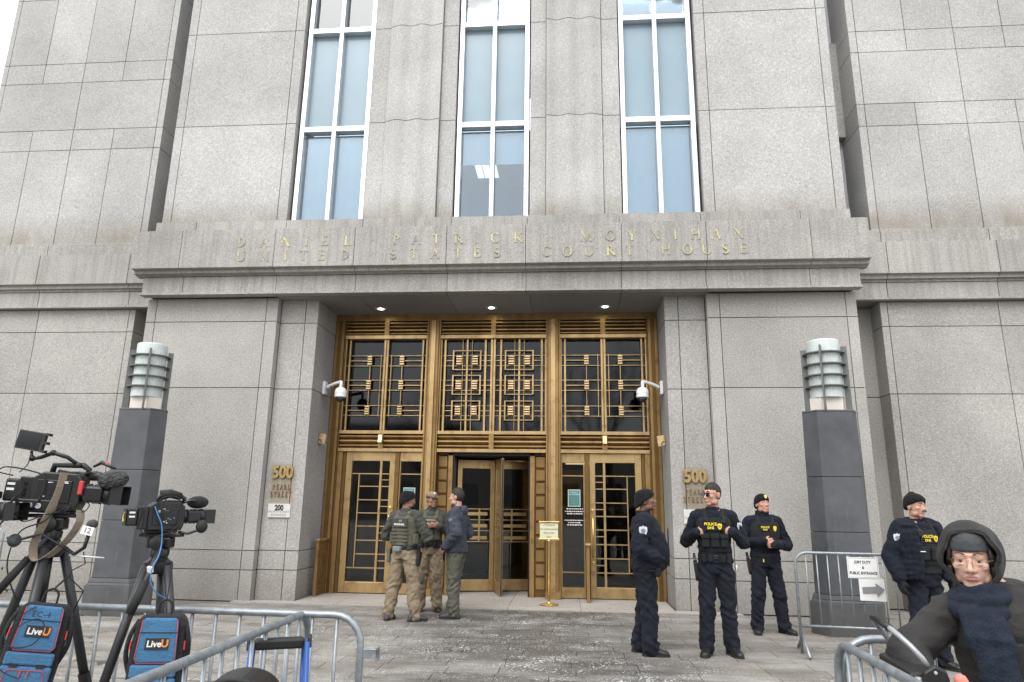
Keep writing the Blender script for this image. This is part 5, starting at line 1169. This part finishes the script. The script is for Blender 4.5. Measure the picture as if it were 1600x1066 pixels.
# ---------------------------------------------------------------- television cameras
def cyl(m, a, b, r, n=16, r2=None): m.tube([a, b], [r, r if r2 is None else r2], n)
def tripod(loc, rz, H, label, spread=.48, legs=(0,120,240), thick=.024, k=1.0):
    H /= k; spread /= k
    e = empty('camera_tripod', loc, rz, label, 'tripod', 'camera tripods'); e.scale = (k, k, k)
    zt = H-.20
    m = MB(); m.lathe([(.001,zt-.05),(.07,zt-.05),(.085,zt-.02),(.085,zt+.02),(.06,zt+.035),(.045,zt+.06),(.001,zt+.06)], 18); m.build('crown', BLK2, e, auto=40)
    m = MB(); m.lathe([(.001,zt+.055),(.055,zt+.055),(.06,zt+.09),(.05,zt+.11),(.001,zt+.11)], 18); hd = m.build('head', BLK, e, auto=40)
    m = MB(); m.box(-.075,.075,-.045,.045,zt+.105,zt+.175); m.build('tilt_housing', BLK2, hd, bevel=.012)
    for s in (-1, 1): m = MB(); m.lathe([(.001,0),(.045,0),(.045,.022),(.035,.03),(.001,.03)], 18, T=Matrix.Translation((0,s*.045,zt+.14)) @ Matrix.Rotation(-s*R(90),4,'X')); m.build('drag_knob', BLK, hd, auto=40)
    m = MB(); m.box(-.13,.13,-.035,.035,zt+.176,zt+.198); m.build('plate', BLK2, hd, bevel=.004)
    for a in legs:
        d = V(math.cos(R(a)), math.sin(R(a)), 0); top = d*.075+V(0,0,zt); bot = d*spread; mid = top.lerp(bot, .45)
        w = V(-d.y, d.x, 0)
        m = MB(); cyl(m, top, mid, thick, 12, thick*.98); lg = m.build('leg', CARBON, e, smooth=True)
        m = MB(); cyl(m, mid.lerp(top,.06), mid.lerp(bot,.07), thick*1.28, 12); m.build('leg_lock', BLK, lg, auto=40)
        m = MB(); cyl(m, mid, top.lerp(bot,.80), thick*.80, 12); m.build('lower_leg', CARBON, lg, smooth=True)
        m = MB(); cyl(m, top.lerp(bot,.78), top.lerp(bot,.82), thick*1.05, 12); m.build('leg_lock', BLK, lg, auto=40)
        m = MB(); cyl(m, top.lerp(bot,.80), bot+V(0,0,.02), thick*.6, 10); m.build('lower_leg', CARBON, lg, smooth=True)
        m = MB(); m.lathe([(.001,0),(.038,0),(.036,.02),(.018,.04),(.001,.042)], 12, T=Matrix.Translation(bot)); m.build('rubber_foot', RUB, lg)
    return e
def pan_handle(e, a, b, r=.011, grip=.45):
    a, b = Vector(a), Vector(b); m = MB(); cyl(m, a, b, r, 10); h_ = m.build('pan_handle', CARBON, e, smooth=True)
    m = MB(); m.tube([a.lerp(b, 1-grip), a.lerp(b, 1-grip*.5), b], [r*1.5, r*1.75, r*1.6], 12); m.build('grip', RUB, h_, smooth=True); return h_
def furry(mb, c, r, rot, seed):
    """wind muff with a tufted surface"""
    nu, nv = 36, 22; c = Vector(c); vs = []
    for j in range(nv+1):
        for i in range(nu):
            a, b = 2*math.pi*i/nu, math.pi*j/nv; d = V(math.sin(b)*math.cos(a), math.sin(b)*math.sin(a), math.cos(b)); k = 1+.10*rng.uniform(-.6,1)
            vs.append(c + rot @ V(r[0]*d.x*k, r[1]*d.y*k, r[2]*d.z*k))
    mb.add(vs, [(j*nu+i, (j+1)*nu+i, (j+1)*nu+(i+1)%nu, j*nu+(i+1)%nu) for j in range(nv) for i in range(nu)])
FUR = plain('grey_fur', (.055,.057,.057), .95, nz=.5, scale=60); SCRN = plain('lcd_screen', (.012,.013,.014), .12)
WEB = fabric('beige_webbing', (.28,.235,.17), .1)
def eng_camera(loc, rz, label, tilt=0, k=1.0):
    """shoulder camera, lens along +x, origin at the base plate"""
    e = empty('television_camera', loc, rz, label, 'camera', 'television cameras'); e.rotation_euler = (0, -tilt, rz); e.scale = (k, k, k)
    m = MB(); m.prism([(-.13,.02),(.12,.02),(.135,.06),(.135,.20),(.10,.235),(-.08,.235),(-.13,.20)], -.062, .062, 'y'); b = m.build('body', BLK, e, bevel=.010)
    for s in (-1, 1):
        m = MB(); m.box(-.10,.085,s*.062,s*.070,.06,.19) if s > 0 else m.box(-.10,.085,-.070,-.062,.06,.19); sp = m.build('side_panel', BLK2, b, bevel=.006)
        for k in range(5): m = MB(); m.box(-.03,.03,s*.0705-.0015,s*.0705+.0015,.13+k*.010,.134+k*.010); m.build('vent_slot', RUB, sp)
    m = MB(); m.box(-.20,-.128,-.055,.055,.03,.20); bt = m.build('adapter', BLK2, b, bevel=.008)
    m = MB(); m.box(-.275,-.198,-.048,.048,.055,.185); bt2 = m.build('battery', BLK, e, bevel=.012)
    for z, w in ((.155,.04),(.125,.05)): m = MB(); m.box(-.26,-.22,-.0495,-.048,z-.008,z+.006); m.build('sticker', WPRINT, bt2)
    m = MB(); m.box(-.14,.10,-.045,.045,.0,.021); m.build('shoulder_plate', BLK2, e, bevel=.008)
    m = MB(); m.tube([V(-.06,0,.232), V(-.055,0,.275), V(.10,0,.285), V(.135,0,.262), V(.13,0,.225)], [.016,.018,.018,.016,.014], 10); m.build('top_handle', BLK, e, smooth=True)
    # lens
    m = MB(); T = Matrix.Translation((.135,0,.125)) @ Matrix.Rotation(R(90),4,'Y')
    m.lathe([(.001,0),(.052,0),(.055,.02),(.050,.03),(.050,.06),(.056,.065),(.056,.085),(.051,.09),(.051,.12),(.058,.125),(.060,.15),(.001,.15)], 24, T=T); ln = m.build('lens', BLK, e, auto=35)
    m = MB(); m.box(.155,.255,-.075,-.035,.075,.17); m.build('zoom_drive', BLK2, ln, bevel=.014)
    m = MB(); m.rings([[V(x, y*k, .125+z*k) for y, z in ((-.075,-.055),(.075,-.055),(.075,.055),(-.075,.055))] for x, k in ((.283,.75),(.30,.95),(.365,1.0))], cap=False); hd_ = m.build('lens_hood', BLK, ln); hd_.modifiers.new('s','SOLIDIFY').thickness = .005
    m = MB(); m.lathe([(.001,.152),(.054,.152),(.001,.156)], 20, T=T); m.build('front_glass', GLS_L, ln)
    # viewfinder and microphone
    m = MB(); m.box(.05,.155,.07,.12,.20,.25); vf = m.build('viewfinder', BLK, e, bevel=.01); m = MB(); m.tube([V(.055,.095,.225), V(-.0,.095,.225), V(-.06,.095,.222)], [.026,.022,.034], 14); m.build('eyecup', RUB, vf, smooth=True)
    m = MB(); m.tube([V(.13,-.03,.235), V(.17,-.05,.25), V(.20,-.055,.245)], .009, 8); mm = m.build('microphone_mount', BLK2, e)
    return e
# ---- left camera with monitor, muffed microphone and strap
C1 = (-1.045, 3.20, 1.53); A1 = R(16)
tp1 = tripod((C1[0], C1[1], 0), A1, C1[2], 'heavy black tripod under the left television camera with monitor', .46, (-80, 35, 160), .026, .80)
c1 = eng_camera(C1, A1, 'television camera with flip-up monitor and grey furry microphone', R(-3), .82)
m = MB(); furry(m, (.295,-.055,.215), (.052,.052,.080), Matrix.Rotation(R(80),3,'Y'), 1); m.build('wind_muff', FUR, c1)
m = MB(); m.tube([V(.19,-.055,.235), V(.25,-.055,.222)], .024, 12); m.build('microphone', BLK, c1, smooth=True)
m = MB(); m.tube([V(.08,-.02,.285), V(.02,-.04,.325), V(-.06,-.045,.345), V(-.12,-.04,.315), V(-.165,-.045,.30), V(-.175,-.05,.345)], [.011,.012,.013,.012,.012,.008], 10); ar = m.build('monitor_arm', BLK2, c1, smooth=True)
for p in ((-.06,-.045,.345), (.08,-.02,.285), (-.165,-.045,.305)): m = MB(); m.ell(p, (.018,.018,.018), 12, 8); m.build('joint', BLK, ar, smooth=True)
T = Matrix.Translation((-.185,-.055,.405)) @ Matrix.Rotation(R(6),4,'Y') @ Matrix.Rotation(R(-14),4,'Z')
m = MB(); m.box(-.085,.085,-.012,.012,-.055,.055,T); mo = m.build('monitor', BLK, c1, bevel=.004); m = MB(); m.box(-.076,.062,-.0135,-.0115,-.046,.046,T); m.build('screen', SCRN, mo)
for z in (-.05, 0, .05): m = MB(); m.box(.082,.105,-.012,.016,z-.008,z+.008,T); m.build('monitor_lug', BLK, mo)
m = MB(); m.tube([V(.15,.02,.285), V(.20,-.01,.31), V(.25,-.03,.292), V(.29,-.03,.28)], [.008,.012,.009,.006], 8); ac = m.build('accessory_arm', BLK2, c1, smooth=True); m = MB(); m.ell((.235,-.022,.302), (.012,.012,.012), 10, 8); m.build('red_knob', RED, ac)
m = MB(); m.box(.125,.150,-.085,-.058,.115,.195); m.build('red_clip', RED, c1, bevel=.006)
m = MB(); m.box(-.18,.0,-.085,-.065,.01,.075); pn = m.build('audio_box', BLK2, c1, bevel=.006)
for k in range(3): m = MB(); m.lathe([(.001,0),(.016,0),(.016,.006),(.009,.006),(.009,.002),(.001,.002)], 12, T=Matrix.Translation((-.15+k*.045,-.085,.04)) @ Matrix.Rotation(R(90),4,'X')); m.build('socket', SILV, pn)
for pts, r in (([V(-.24,-.05,.20), V(-.30,-.09,.215), V(-.26,-.11,.245), V(-.15,-.10,.235), V(-.06,-.085,.20), V(-.06,-.09,.08), V(-.09,-.09,.02)], .004), ([V(-.175,-.05,.35), V(-.17,-.07,.27), V(-.2,-.08,.22)], .003), ([V(-.09,-.10,.03), V(-.20,-.13,-.05), V(-.24,-.10,-.20), V(-.23,-.05,-.5)], .0045), ([V(.05,-.08,.05), V(.0,-.11,-.04), V(-.11,-.12,-.11), V(-.14,-.10,-.3), V(-.05,-.05,-.52)], .004), ([V(.15,-.06,.06), V(.18,-.08,.02), V(.205,-.08,.06), V(.17,-.07,.085)], .003)):
    m = MB(); 
    # smooth the cable through its points
    q = []
    for i in range(len(pts)-1):
        p0, p1, p2, p3 = pts[max(i-1,0)], pts[i], pts[i+1], pts[min(i+2,len(pts)-1)]
        for k in range(6):
            t = k/6; q.append(.5*((2*p1)+(p2-p0)*t+(2*p0-5*p1+4*p2-p3)*t*t+(3*p1-p0-3*p2+p3)*t**3))
    q.append(pts[-1]); m.tube(q, r, 6); m.build('cable', RUB, c1, smooth=True)
# beige shoulder strap hanging in a loop
m = MB(); sp = [V(.035,-.078,.235), V(.03,-.082,.12), V(.0,-.09,-.02), V(-.03,-.10,-.16), V(-.01,-.105,-.245), V(.05,-.10,-.235), V(.13,-.09,-.14), V(.17,-.08,-.04), V(.16,-.07,.03)]; q = []
for i in range(len(sp)-1):
    p0, p1, p2, p3 = sp[max(i-1,0)], sp[i], sp[i+1], sp[min(i+2,len(sp)-1)]
    for k in range(5): t = k/5; q.append(.5*((2*p1)+(p2-p0)*t+(2*p0-5*p1+4*p2-p3)*t*t+(3*p1-p0-3*p2+p3)*t**3))
q.append(sp[-1]); rs = []
for i, p in enumerate(q):
    t = (q[min(i+1,len(q)-1)]-q[max(i-1,0)]).normalized(); w = V(.6,.8,.1); w = (w-t*w.dot(t)).normalized(); n_ = t.cross(w); rs.append([p+w*.024+n_*.0015, p-w*.024+n_*.0015, p-w*.024-n_*.0015, p+w*.024-n_*.0015])
m.rings(rs); m.build('strap', WEB, c1, smooth=False)
pan_handle(tp1, (.02,-.06,1.80), (-.19,-.13,1.46), .013, .6); pan_handle(tp1, (.02,-.05,1.80), (-.09,-.10,1.62), .008, .2)
m = MB(); m.tube([V(0,0,1.68), V(0,0,1.36)], .030, 14); m.build('centre_column', BLK, tp1, smooth=True)
# small clip-on rig with a numbered tag
e = empty('clip_on_microphone', (C1[0]+.22, C1[1]-.06, 1.41), R(10), 'small clip-on microphone rig with a white tag numbered twelve', 'microphone')
m = MB(); m.tube([V(-.10,.02,-.03), V(-.04,0,-.06), V(.0,0,-.03), V(.015,0,.05)], .009, 8); m.build('clamp_arm', BLK2, e, smooth=True); m = MB(); m.tube([V(-.06,0,-.065), V(.10,-.01,-.075)], .004, 8); m.build('rod', SILV, e, smooth=True)
m = MB(); m.ell((.02,0,.075), (.026,.022,.022), 12, 8); m.build('capsule', FUR, e, smooth=True); m = MB(); m.box(-.022,.032,-.028,-.025,.03,.068, Matrix.Rotation(R(12),4,'Y')); tg = m.build('tag', PAPER, e); text('print', '12', .034, INK, tg, Matrix.Rotation(R(12),4,'Y') @ Matrix.Translation((.005,-.029,.049)))
m = MB(); m.tube([V(.0,0,-.05), V(.02,-.01,-.10), V(-.03,-.02,-.13), V(-.035,-.02,-.16), V(.03,-.01,-.22), V(-.01,0,-.32)], .003, 6); m.build('cord', RUB, e, smooth=True)
m = MB(); m.ell((-.30,-.02,.0), (.028,.028,.03), 14, 10); m.build('foam_ball', FUR, e, smooth=True); m = MB(); m.tube([V(-.29,-.02,.0), V(-.20,0,.03), V(-.10,.02,-.03)], .006, 8); m.build('boom', BLK2, e)
# ---- second camera, seen more from behind
C2 = (-.48, 3.18, 1.45); A2 = R(46)
tp2 = tripod((C2[0], C2[1], 0), R(8), C2[2], 'black tripod under the right-hand television camera with blue cable', .38, (-128, -22, 95), .028, .72)
c2 = eng_camera(C2, A2, 'television camera on tripod with blue cable, seen from behind left', R(0), .60)
m = MB(); T = Matrix.Translation((-.276,0,.12)); m.box(-.006,.0,-.046,.046,-.062,.062,T); tr = m.build('transmitter', BLK, c2, bevel=.003)
m = MB(); pts = [V(-.284, .03*math.cos(a)-.012, .12+.035*math.sin(a)) for a in [R(q) for q in range(-70, 100, 15)]]; m.tube(pts, .004, 6); m.build('yellow_mark', YEL, tr); m = MB(); m.tube([p+V(0,.010,-.006) for p in pts[2:]], .003, 6); m.build('blue_mark', LADB, tr)
m = MB(); m.tube([V(.10,.0,.28), V(.02,-.02,.30), V(-.05,-.01,.285)], [.030,.034,.040], 16); m.build('headphone_pad', RUB, c2, smooth=True)
m = MB(); m.ell((.24,.0,.235), (.085,.055,.05), 16, 10); m.build('rain_cover', BLKF, c2, smooth=True)
m = MB(); m.ell((.255,-.115,.05), (.045,.04,.052), 16, 10); zc = m.build('zoom_control', RUB, c2, smooth=True); m = MB(); m.tube([V(.10,-.06,.01), V(.16,-.10,-.005), V(.225,-.115,.02)], .010, 8); m.build('control_arm', BLK2, zc)
def spline(pts, n=7):
    q = []
    for i in range(len(pts)-1):
        p0, p1, p2, p3 = pts[max(i-1,0)], pts[i], pts[i+1], pts[min(i+2,len(pts)-1)]
        for k in range(n): t = k/n; q.append(.5*((2*p1)+(p2-p0)*t+(2*p0-5*p1+4*p2-p3)*t*t+(3*p1-p0-3*p2+p3)*t**3))
    return q+[pts[-1]]
for pts, r in (([V(-.10,-.08,.2), V(-.05,-.12,.27), V(.06,-.12,.26), V(.10,-.11,.12), V(.04,-.10,.02), V(-.05,-.09,.03)], .0045), ([V(-.02,-.08,.26), V(-.06,-.10,.2), V(-.02,-.09,.1)], .004)):
    m = MB(); m.tube(spline(pts), r, 6); m.build('cable', RUB, c2, smooth=True)
BLUEC = plain('blue_cable', (.06,.22,.50), .4); m = MB(); m.tube(spline([V(-.10,-.09,.20), V(-.075,-.10,.14), V(-.04,-.11,.06), V(-.03,-.13,-.06), V(-.05,-.17,-.16), V(-.09,-.20,-.24), V(-.09,-.20,-.34), V(-.04,-.19,-.42), V(.04,-.17,-.47)]), .0042, 7); m.build('blue_cable', BLUEC, c2, smooth=True)
pan_handle(tp2, (.03,-.06,1.92), (-.06,-.17,1.54), .016, .5); m = MB(); m.lathe([(.019,0),(.019,.035)], 10, T=Matrix.Translation((.0,-.098,1.78)) @ Matrix.Rotation(R(20),4,'X')); m.build('white_tape', WHT, tp2)
# ---- third camera, only its front showing at the left edge
C3 = (-1.34, 3.0, 1.45); tripod((C3[0], C3[1], 0), R(60), C3[2], 'black tripod of the camera cut off by the left edge', .36, (-100, 80, 180), .022, .8)
c3 = eng_camera(C3, R(8), 'television camera at the left edge, mostly outside the picture', 0, .72)
m = MB(); m.tube([V(.20,-.05,-.02), V(.21,-.06,-.10), V(.21,-.06,-.16)], [.020,.026,.022], 12); m.build('focus_grip', RUB, c3, smooth=True)
# ---- blue transmission backpacks
for cam_, seed in ((c1, 1), (c2, 2), (c3, 3)):     # buttons, switches and small printed labels
    r_ = random.Random(seed)
    for k in range(9):
        x, z = r_.uniform(-.09,.07), r_.uniform(.07,.12); m = MB(); m.box(x-.005, x+.005, -.0735, -.069, z-.004, z+.004); m.build('button', r_.choice((BLK2, RUB, INKG, SILV)), cam_)
    for k in range(4):
        x, z = r_.uniform(-.09,.05), r_.uniform(.15,.183); m = MB(); m.box(x, x+r_.uniform(.012,.03), -.0712, -.0698, z, z+.005); m.build('print', WPRINT, cam_)
    for z in (.07, .10, .13, .16): m = MB(); m.lathe([(.001,0),(.010,0),(.010,.010),(.006,.010),(.001,.004)], 10, T=Matrix.Translation((-.165,-.055,z)) @ Matrix.Rotation(R(90),4,'X')); m.build('socket', BLK2, cam_)
    for x in (.16, .19, .225, .25): m = MB(); m.lathe([(.053,0),(.057,.002),(.057,.008),(.053,.010)], 24, T=Matrix.Translation((x,0,.125)) @ Matrix.Rotation(R(90),4,'Y'), cap=False); m.build('lens_ring', RUB, cam_)
    for k in range(3):
        y = -.075-.012*k; a = r_.uniform(.0,.03); m = MB(); m.tube(spline([V(-.165,-.065,.07+.03*k), V(-.19,y-.03,.03+a), V(-.12,y-.02,-.02-a), V(-.02,y,-.01), V(.06+a,y-.01,.02), V(.10,-.07,.05)]), .003, 6); m.build('cable', RUB, cam_, smooth=True)
def backpack(loc, rz, tilt, label, mark=None, k=.69):
    e = empty('transmitter_backpack', loc, rz, label, 'backpack', 'blue transmitter backpacks'); e.rotation_euler = (tilt[0], tilt[1], rz); e.scale = (k, k, k)
    mb = MB(); prof = [(-.15,-.44),(-.135,-.46),(.135,-.46),(.15,-.44),(.155,-.15),(.145,0),(.115,.06),(-.115,.06),(-.145,0),(-.155,-.15)]
    m = MB(); m.prism(prof, -.02, .13, 'y'); b = m.build('bag', BLKF, e, bevel=.025)
    m = MB(); m.prism([(-.105,-.215),(.105,-.215),(.118,-.19),(.105,.0),(.095,.045),(-.095,.045),(-.105,.0),(-.118,-.19)], -.042, -.015, 'y'); fl = m.build('flap', BLUE, e, bevel=.014)
    edge = [V(-.100,-.0425,.035), V(-.114,-.0445,-.185), V(-.098,-.0445,-.213), V(.098,-.0445,-.213), V(.114,-.0445,-.185), V(.100,-.0425,.035)]
    m = MB(); m.tube(edge, .0022, 6); m.build('piping', RED, fl, smooth=True)
    m = MB(); m.box(-.108,.108,-.0455,-.041,-.040,-.036); m.build('seam', BLKF, fl)
    m = MB(); m.box(-.130,.130,-.050,-.018,-.295,-.222); m.build('pocket', BLUE, e, bevel=.012)
    m = MB(); m.box(-.135,.135,-.055,-.018,-.455,-.298); pk = m.build('pocket', BLUE, e, bevel=.014)
    m = MB(); m.tube([V(-.105,-.057,-.43), V(-.105,-.057,-.335), V(-.09,-.057,-.32), V(.09,-.057,-.32), V(.105,-.057,-.335), V(.105,-.057,-.43)], .0025, 6); m.build('piping', RED, pk)
    for x in (-.02, .02): m = MB(); m.tube([V(x,-.058,-.318), V(x-.004,-.062,-.36)], .004, 6); m.build('zip_pull', RED, pk)
    for x in (-.07, .07): m = MB(); m.box(x-.02,x+.02,-.058,-.048,-.305,-.285); m.build('buckle', BLK, e)
    m = MB(); m.box(-.066,.066,-.0465,-.0425,-.135,-.07); lg = m.build('badge', INK, fl)
    text('lettering', 'Live', .052, WPRINT, lg, Matrix.Translation((-.016,-.0472,-.1035)), offset=.0015, shear=.05); text('lettering', 'U', .060, ORG, lg, Matrix.Translation((.045,-.0472,-.1015)), offset=.0018)
    if mark: text('marking', mark, .046, INKB, fl, Matrix.Translation((-.01,-.0432,-.006)), spacing=1.1)
    for s in (-1, 1):
        m = MB(); m.tube(spline([V(s*.13,.02,.03), V(s*.165,.0,-.06), V(s*.175,.02,-.18), V(s*.14,.04,-.30)]), .014, 8); m.build('shoulder_strap', BLKF, e, smooth=True)
        m = MB(); m.tube([V(s*.152,-.01,-.09), V(s*.155,-.012,-.14)], .005, 6); m.build('zip_pull', RED, e)
    m = MB(); m.tube(spline([V(-.04,.05,.06), V(-.035,.05,.12), V(0,.05,.145), V(.035,.05,.12), V(.04,.05,.06)]), .007, 8); m.build('carry_handle', BLKF, e, smooth=True)
    return e
INKB = plain('pen_mark', (.012,.02,.05), .7)
b1 = backpack((-.845, 2.98, 1.115), R(30), (R(-5), R(8)), 'blue backpack marked EC-4 hanging on the left tripod', 'EC-4')
b2 = backpack((-.335, 3.02, 1.075), R(20), (R(-2), R(2)), 'blue backpack hanging under the right-hand television camera')
m = MB(); m.tube(spline([V(-.05,-.05,.04), V(-.16,-.07,-.08), V(-.12,-.09,-.19), V(.0,-.10,-.17), V(.03,-.09,-.07), V(-.03,-.085,-.03), V(-.13,-.08,-.12), V(-.14,-.08,-.3), V(-.02,-.09,-.36)]), .0035, 6); m.build('cable', RUB, b1, smooth=True)
m = MB(); m.tube([V(0,.05,.14), V(.0,.05,.36)], .003, 6); m.build('hanging_strap', BLKF, b2)
m = MB(); m.tube([V(0,.05,.14), V(.06,.1,.24)], .006, 6); m.build('hanging_strap', BLKF, b1)
# ---- rounded black case below the slanting barrier
e = empty('equipment_case', (.50, 2.02, 0), R(10), 'rounded black equipment case at the bottom edge below the slanting barrier', 'case')
m = MB(); prof = [(-.10,0),(.10,0),(.10,1.06)] + [(.10*math.cos(R(a)), 1.06+.07*math.sin(R(a))) for a in range(10, 171, 10)] + [(-.10,1.06)]; m.prism(prof, -.09, .09, 'y'); m.build('shell', BLK2, e, bevel=.02)
m = MB(); m.tube([V(.102*math.cos(R(a)), -.092, 1.06+.072*math.sin(R(a))) for a in range(0, 181, 12)], .006, 6); m.build('rim', RUB, e, smooth=True)
for s in (-1, 1): m = MB(); m.lathe([(.001,0),(.035,0),(.035,.02),(.001,.02)], 14, T=Matrix.Translation((s*.10,0,.035)) @ Matrix.Rotation(R(90)*s,4,'Y')); m.build('wheel', RUB, e)
# ---------------------------------------------------------------- across the street (seen in the glass)
BARK = plain('bark', (.045,.038,.032), .95, nz=.3, scale=12)
def bare_tree(loc, h, seed, label):
    r_ = random.Random(seed); e = empty('street_tree', loc, r_.uniform(0,6), label, 'tree', 'bare street trees behind the camera')
    tr, cr = MB(), MB()
    def grow(p, d, L, r, lev):
        q = [p]; n = 4
        for k in range(n): d = (d+V(r_.uniform(-.16,.16), r_.uniform(-.16,.16), r_.uniform(-.02,.12))).normalized(); q.append(q[-1]+d*L/n)
        (tr if lev == 0 else cr).tube(q, [r*(1-.45*k/n) for k in range(n+1)], 7 if lev < 2 else 4)
        if lev < 5:
            for k in range(r_.choice((2,3,3)) if lev else 4):
                a = r_.uniform(0, 6.28); s_ = r_.uniform(.45,.9); nd = (d + V(math.cos(a)*s_, math.sin(a)*s_, r_.uniform(-.05,.35))).normalized()
                grow(q[-1 if k < 2 else r_.choice((2,3))], nd, L*r_.uniform(.62,.80), r*.52, lev+1)
    grow(V(0,0,0), V(0,0,1), h*.30, h*.022, 0)
    tr.build('trunk', BARK, e, smooth=True); o = cr.build('crown', BARK, e, smooth=True)
    return e
for k, (x, y, h) in enumerate(((-5.5,-9,11), (-1.0,-12,12.5), (4.2,-9.5,11.5), (9.0,-13,12))):
    bare_tree((x, y, 0), h, 20+k, ('bare tree across the street, far left of the row', 'tall bare tree left of centre across the street', 'bare tree right of centre across the street', 'bare tree at the right end of the row across the street')[k])
FAC = plain('street_facade', (.20,.18,.16), .85, nz=.2, scale=.4)
def block(x0, x1, y, h, label):
    e = empty('office_block', ((x0+x1)/2, y, 0), 0, label, 'building', 'blocks across the street'); w = x1-x0
    m = MB(); m.box(-w/2, w/2, -14, 0, 0, h); m.build('wall', FAC, e); m = MB(); m.box(-w/2-.3, w/2+.3, -14.2, .4, h, h+.6); m.build('cornice', FAC, e)
    n = int(w/4); pm = None
    for j in range(int(h/3.8)-1):
        for i in range(n):
            if pm is None: q = MB(); q.box(-.9,.9,-.02,.06,0,2.2); o = q.build('window', GLS_L, e); pm = o.data
            else: o = bpy.data.objects.new('window', pm); COL.objects.link(o); o.parent = e
            o.location = (-w/2+(i+.5)*w/n, 0, 1.6+j*3.8)
block(-46, -9, -44, 9, 'brown office block across the street, left'); block(-5, 30, -46, 7.6, 'lower brown office block across the street, right')
bpy.data.scenes.remove(TMP)
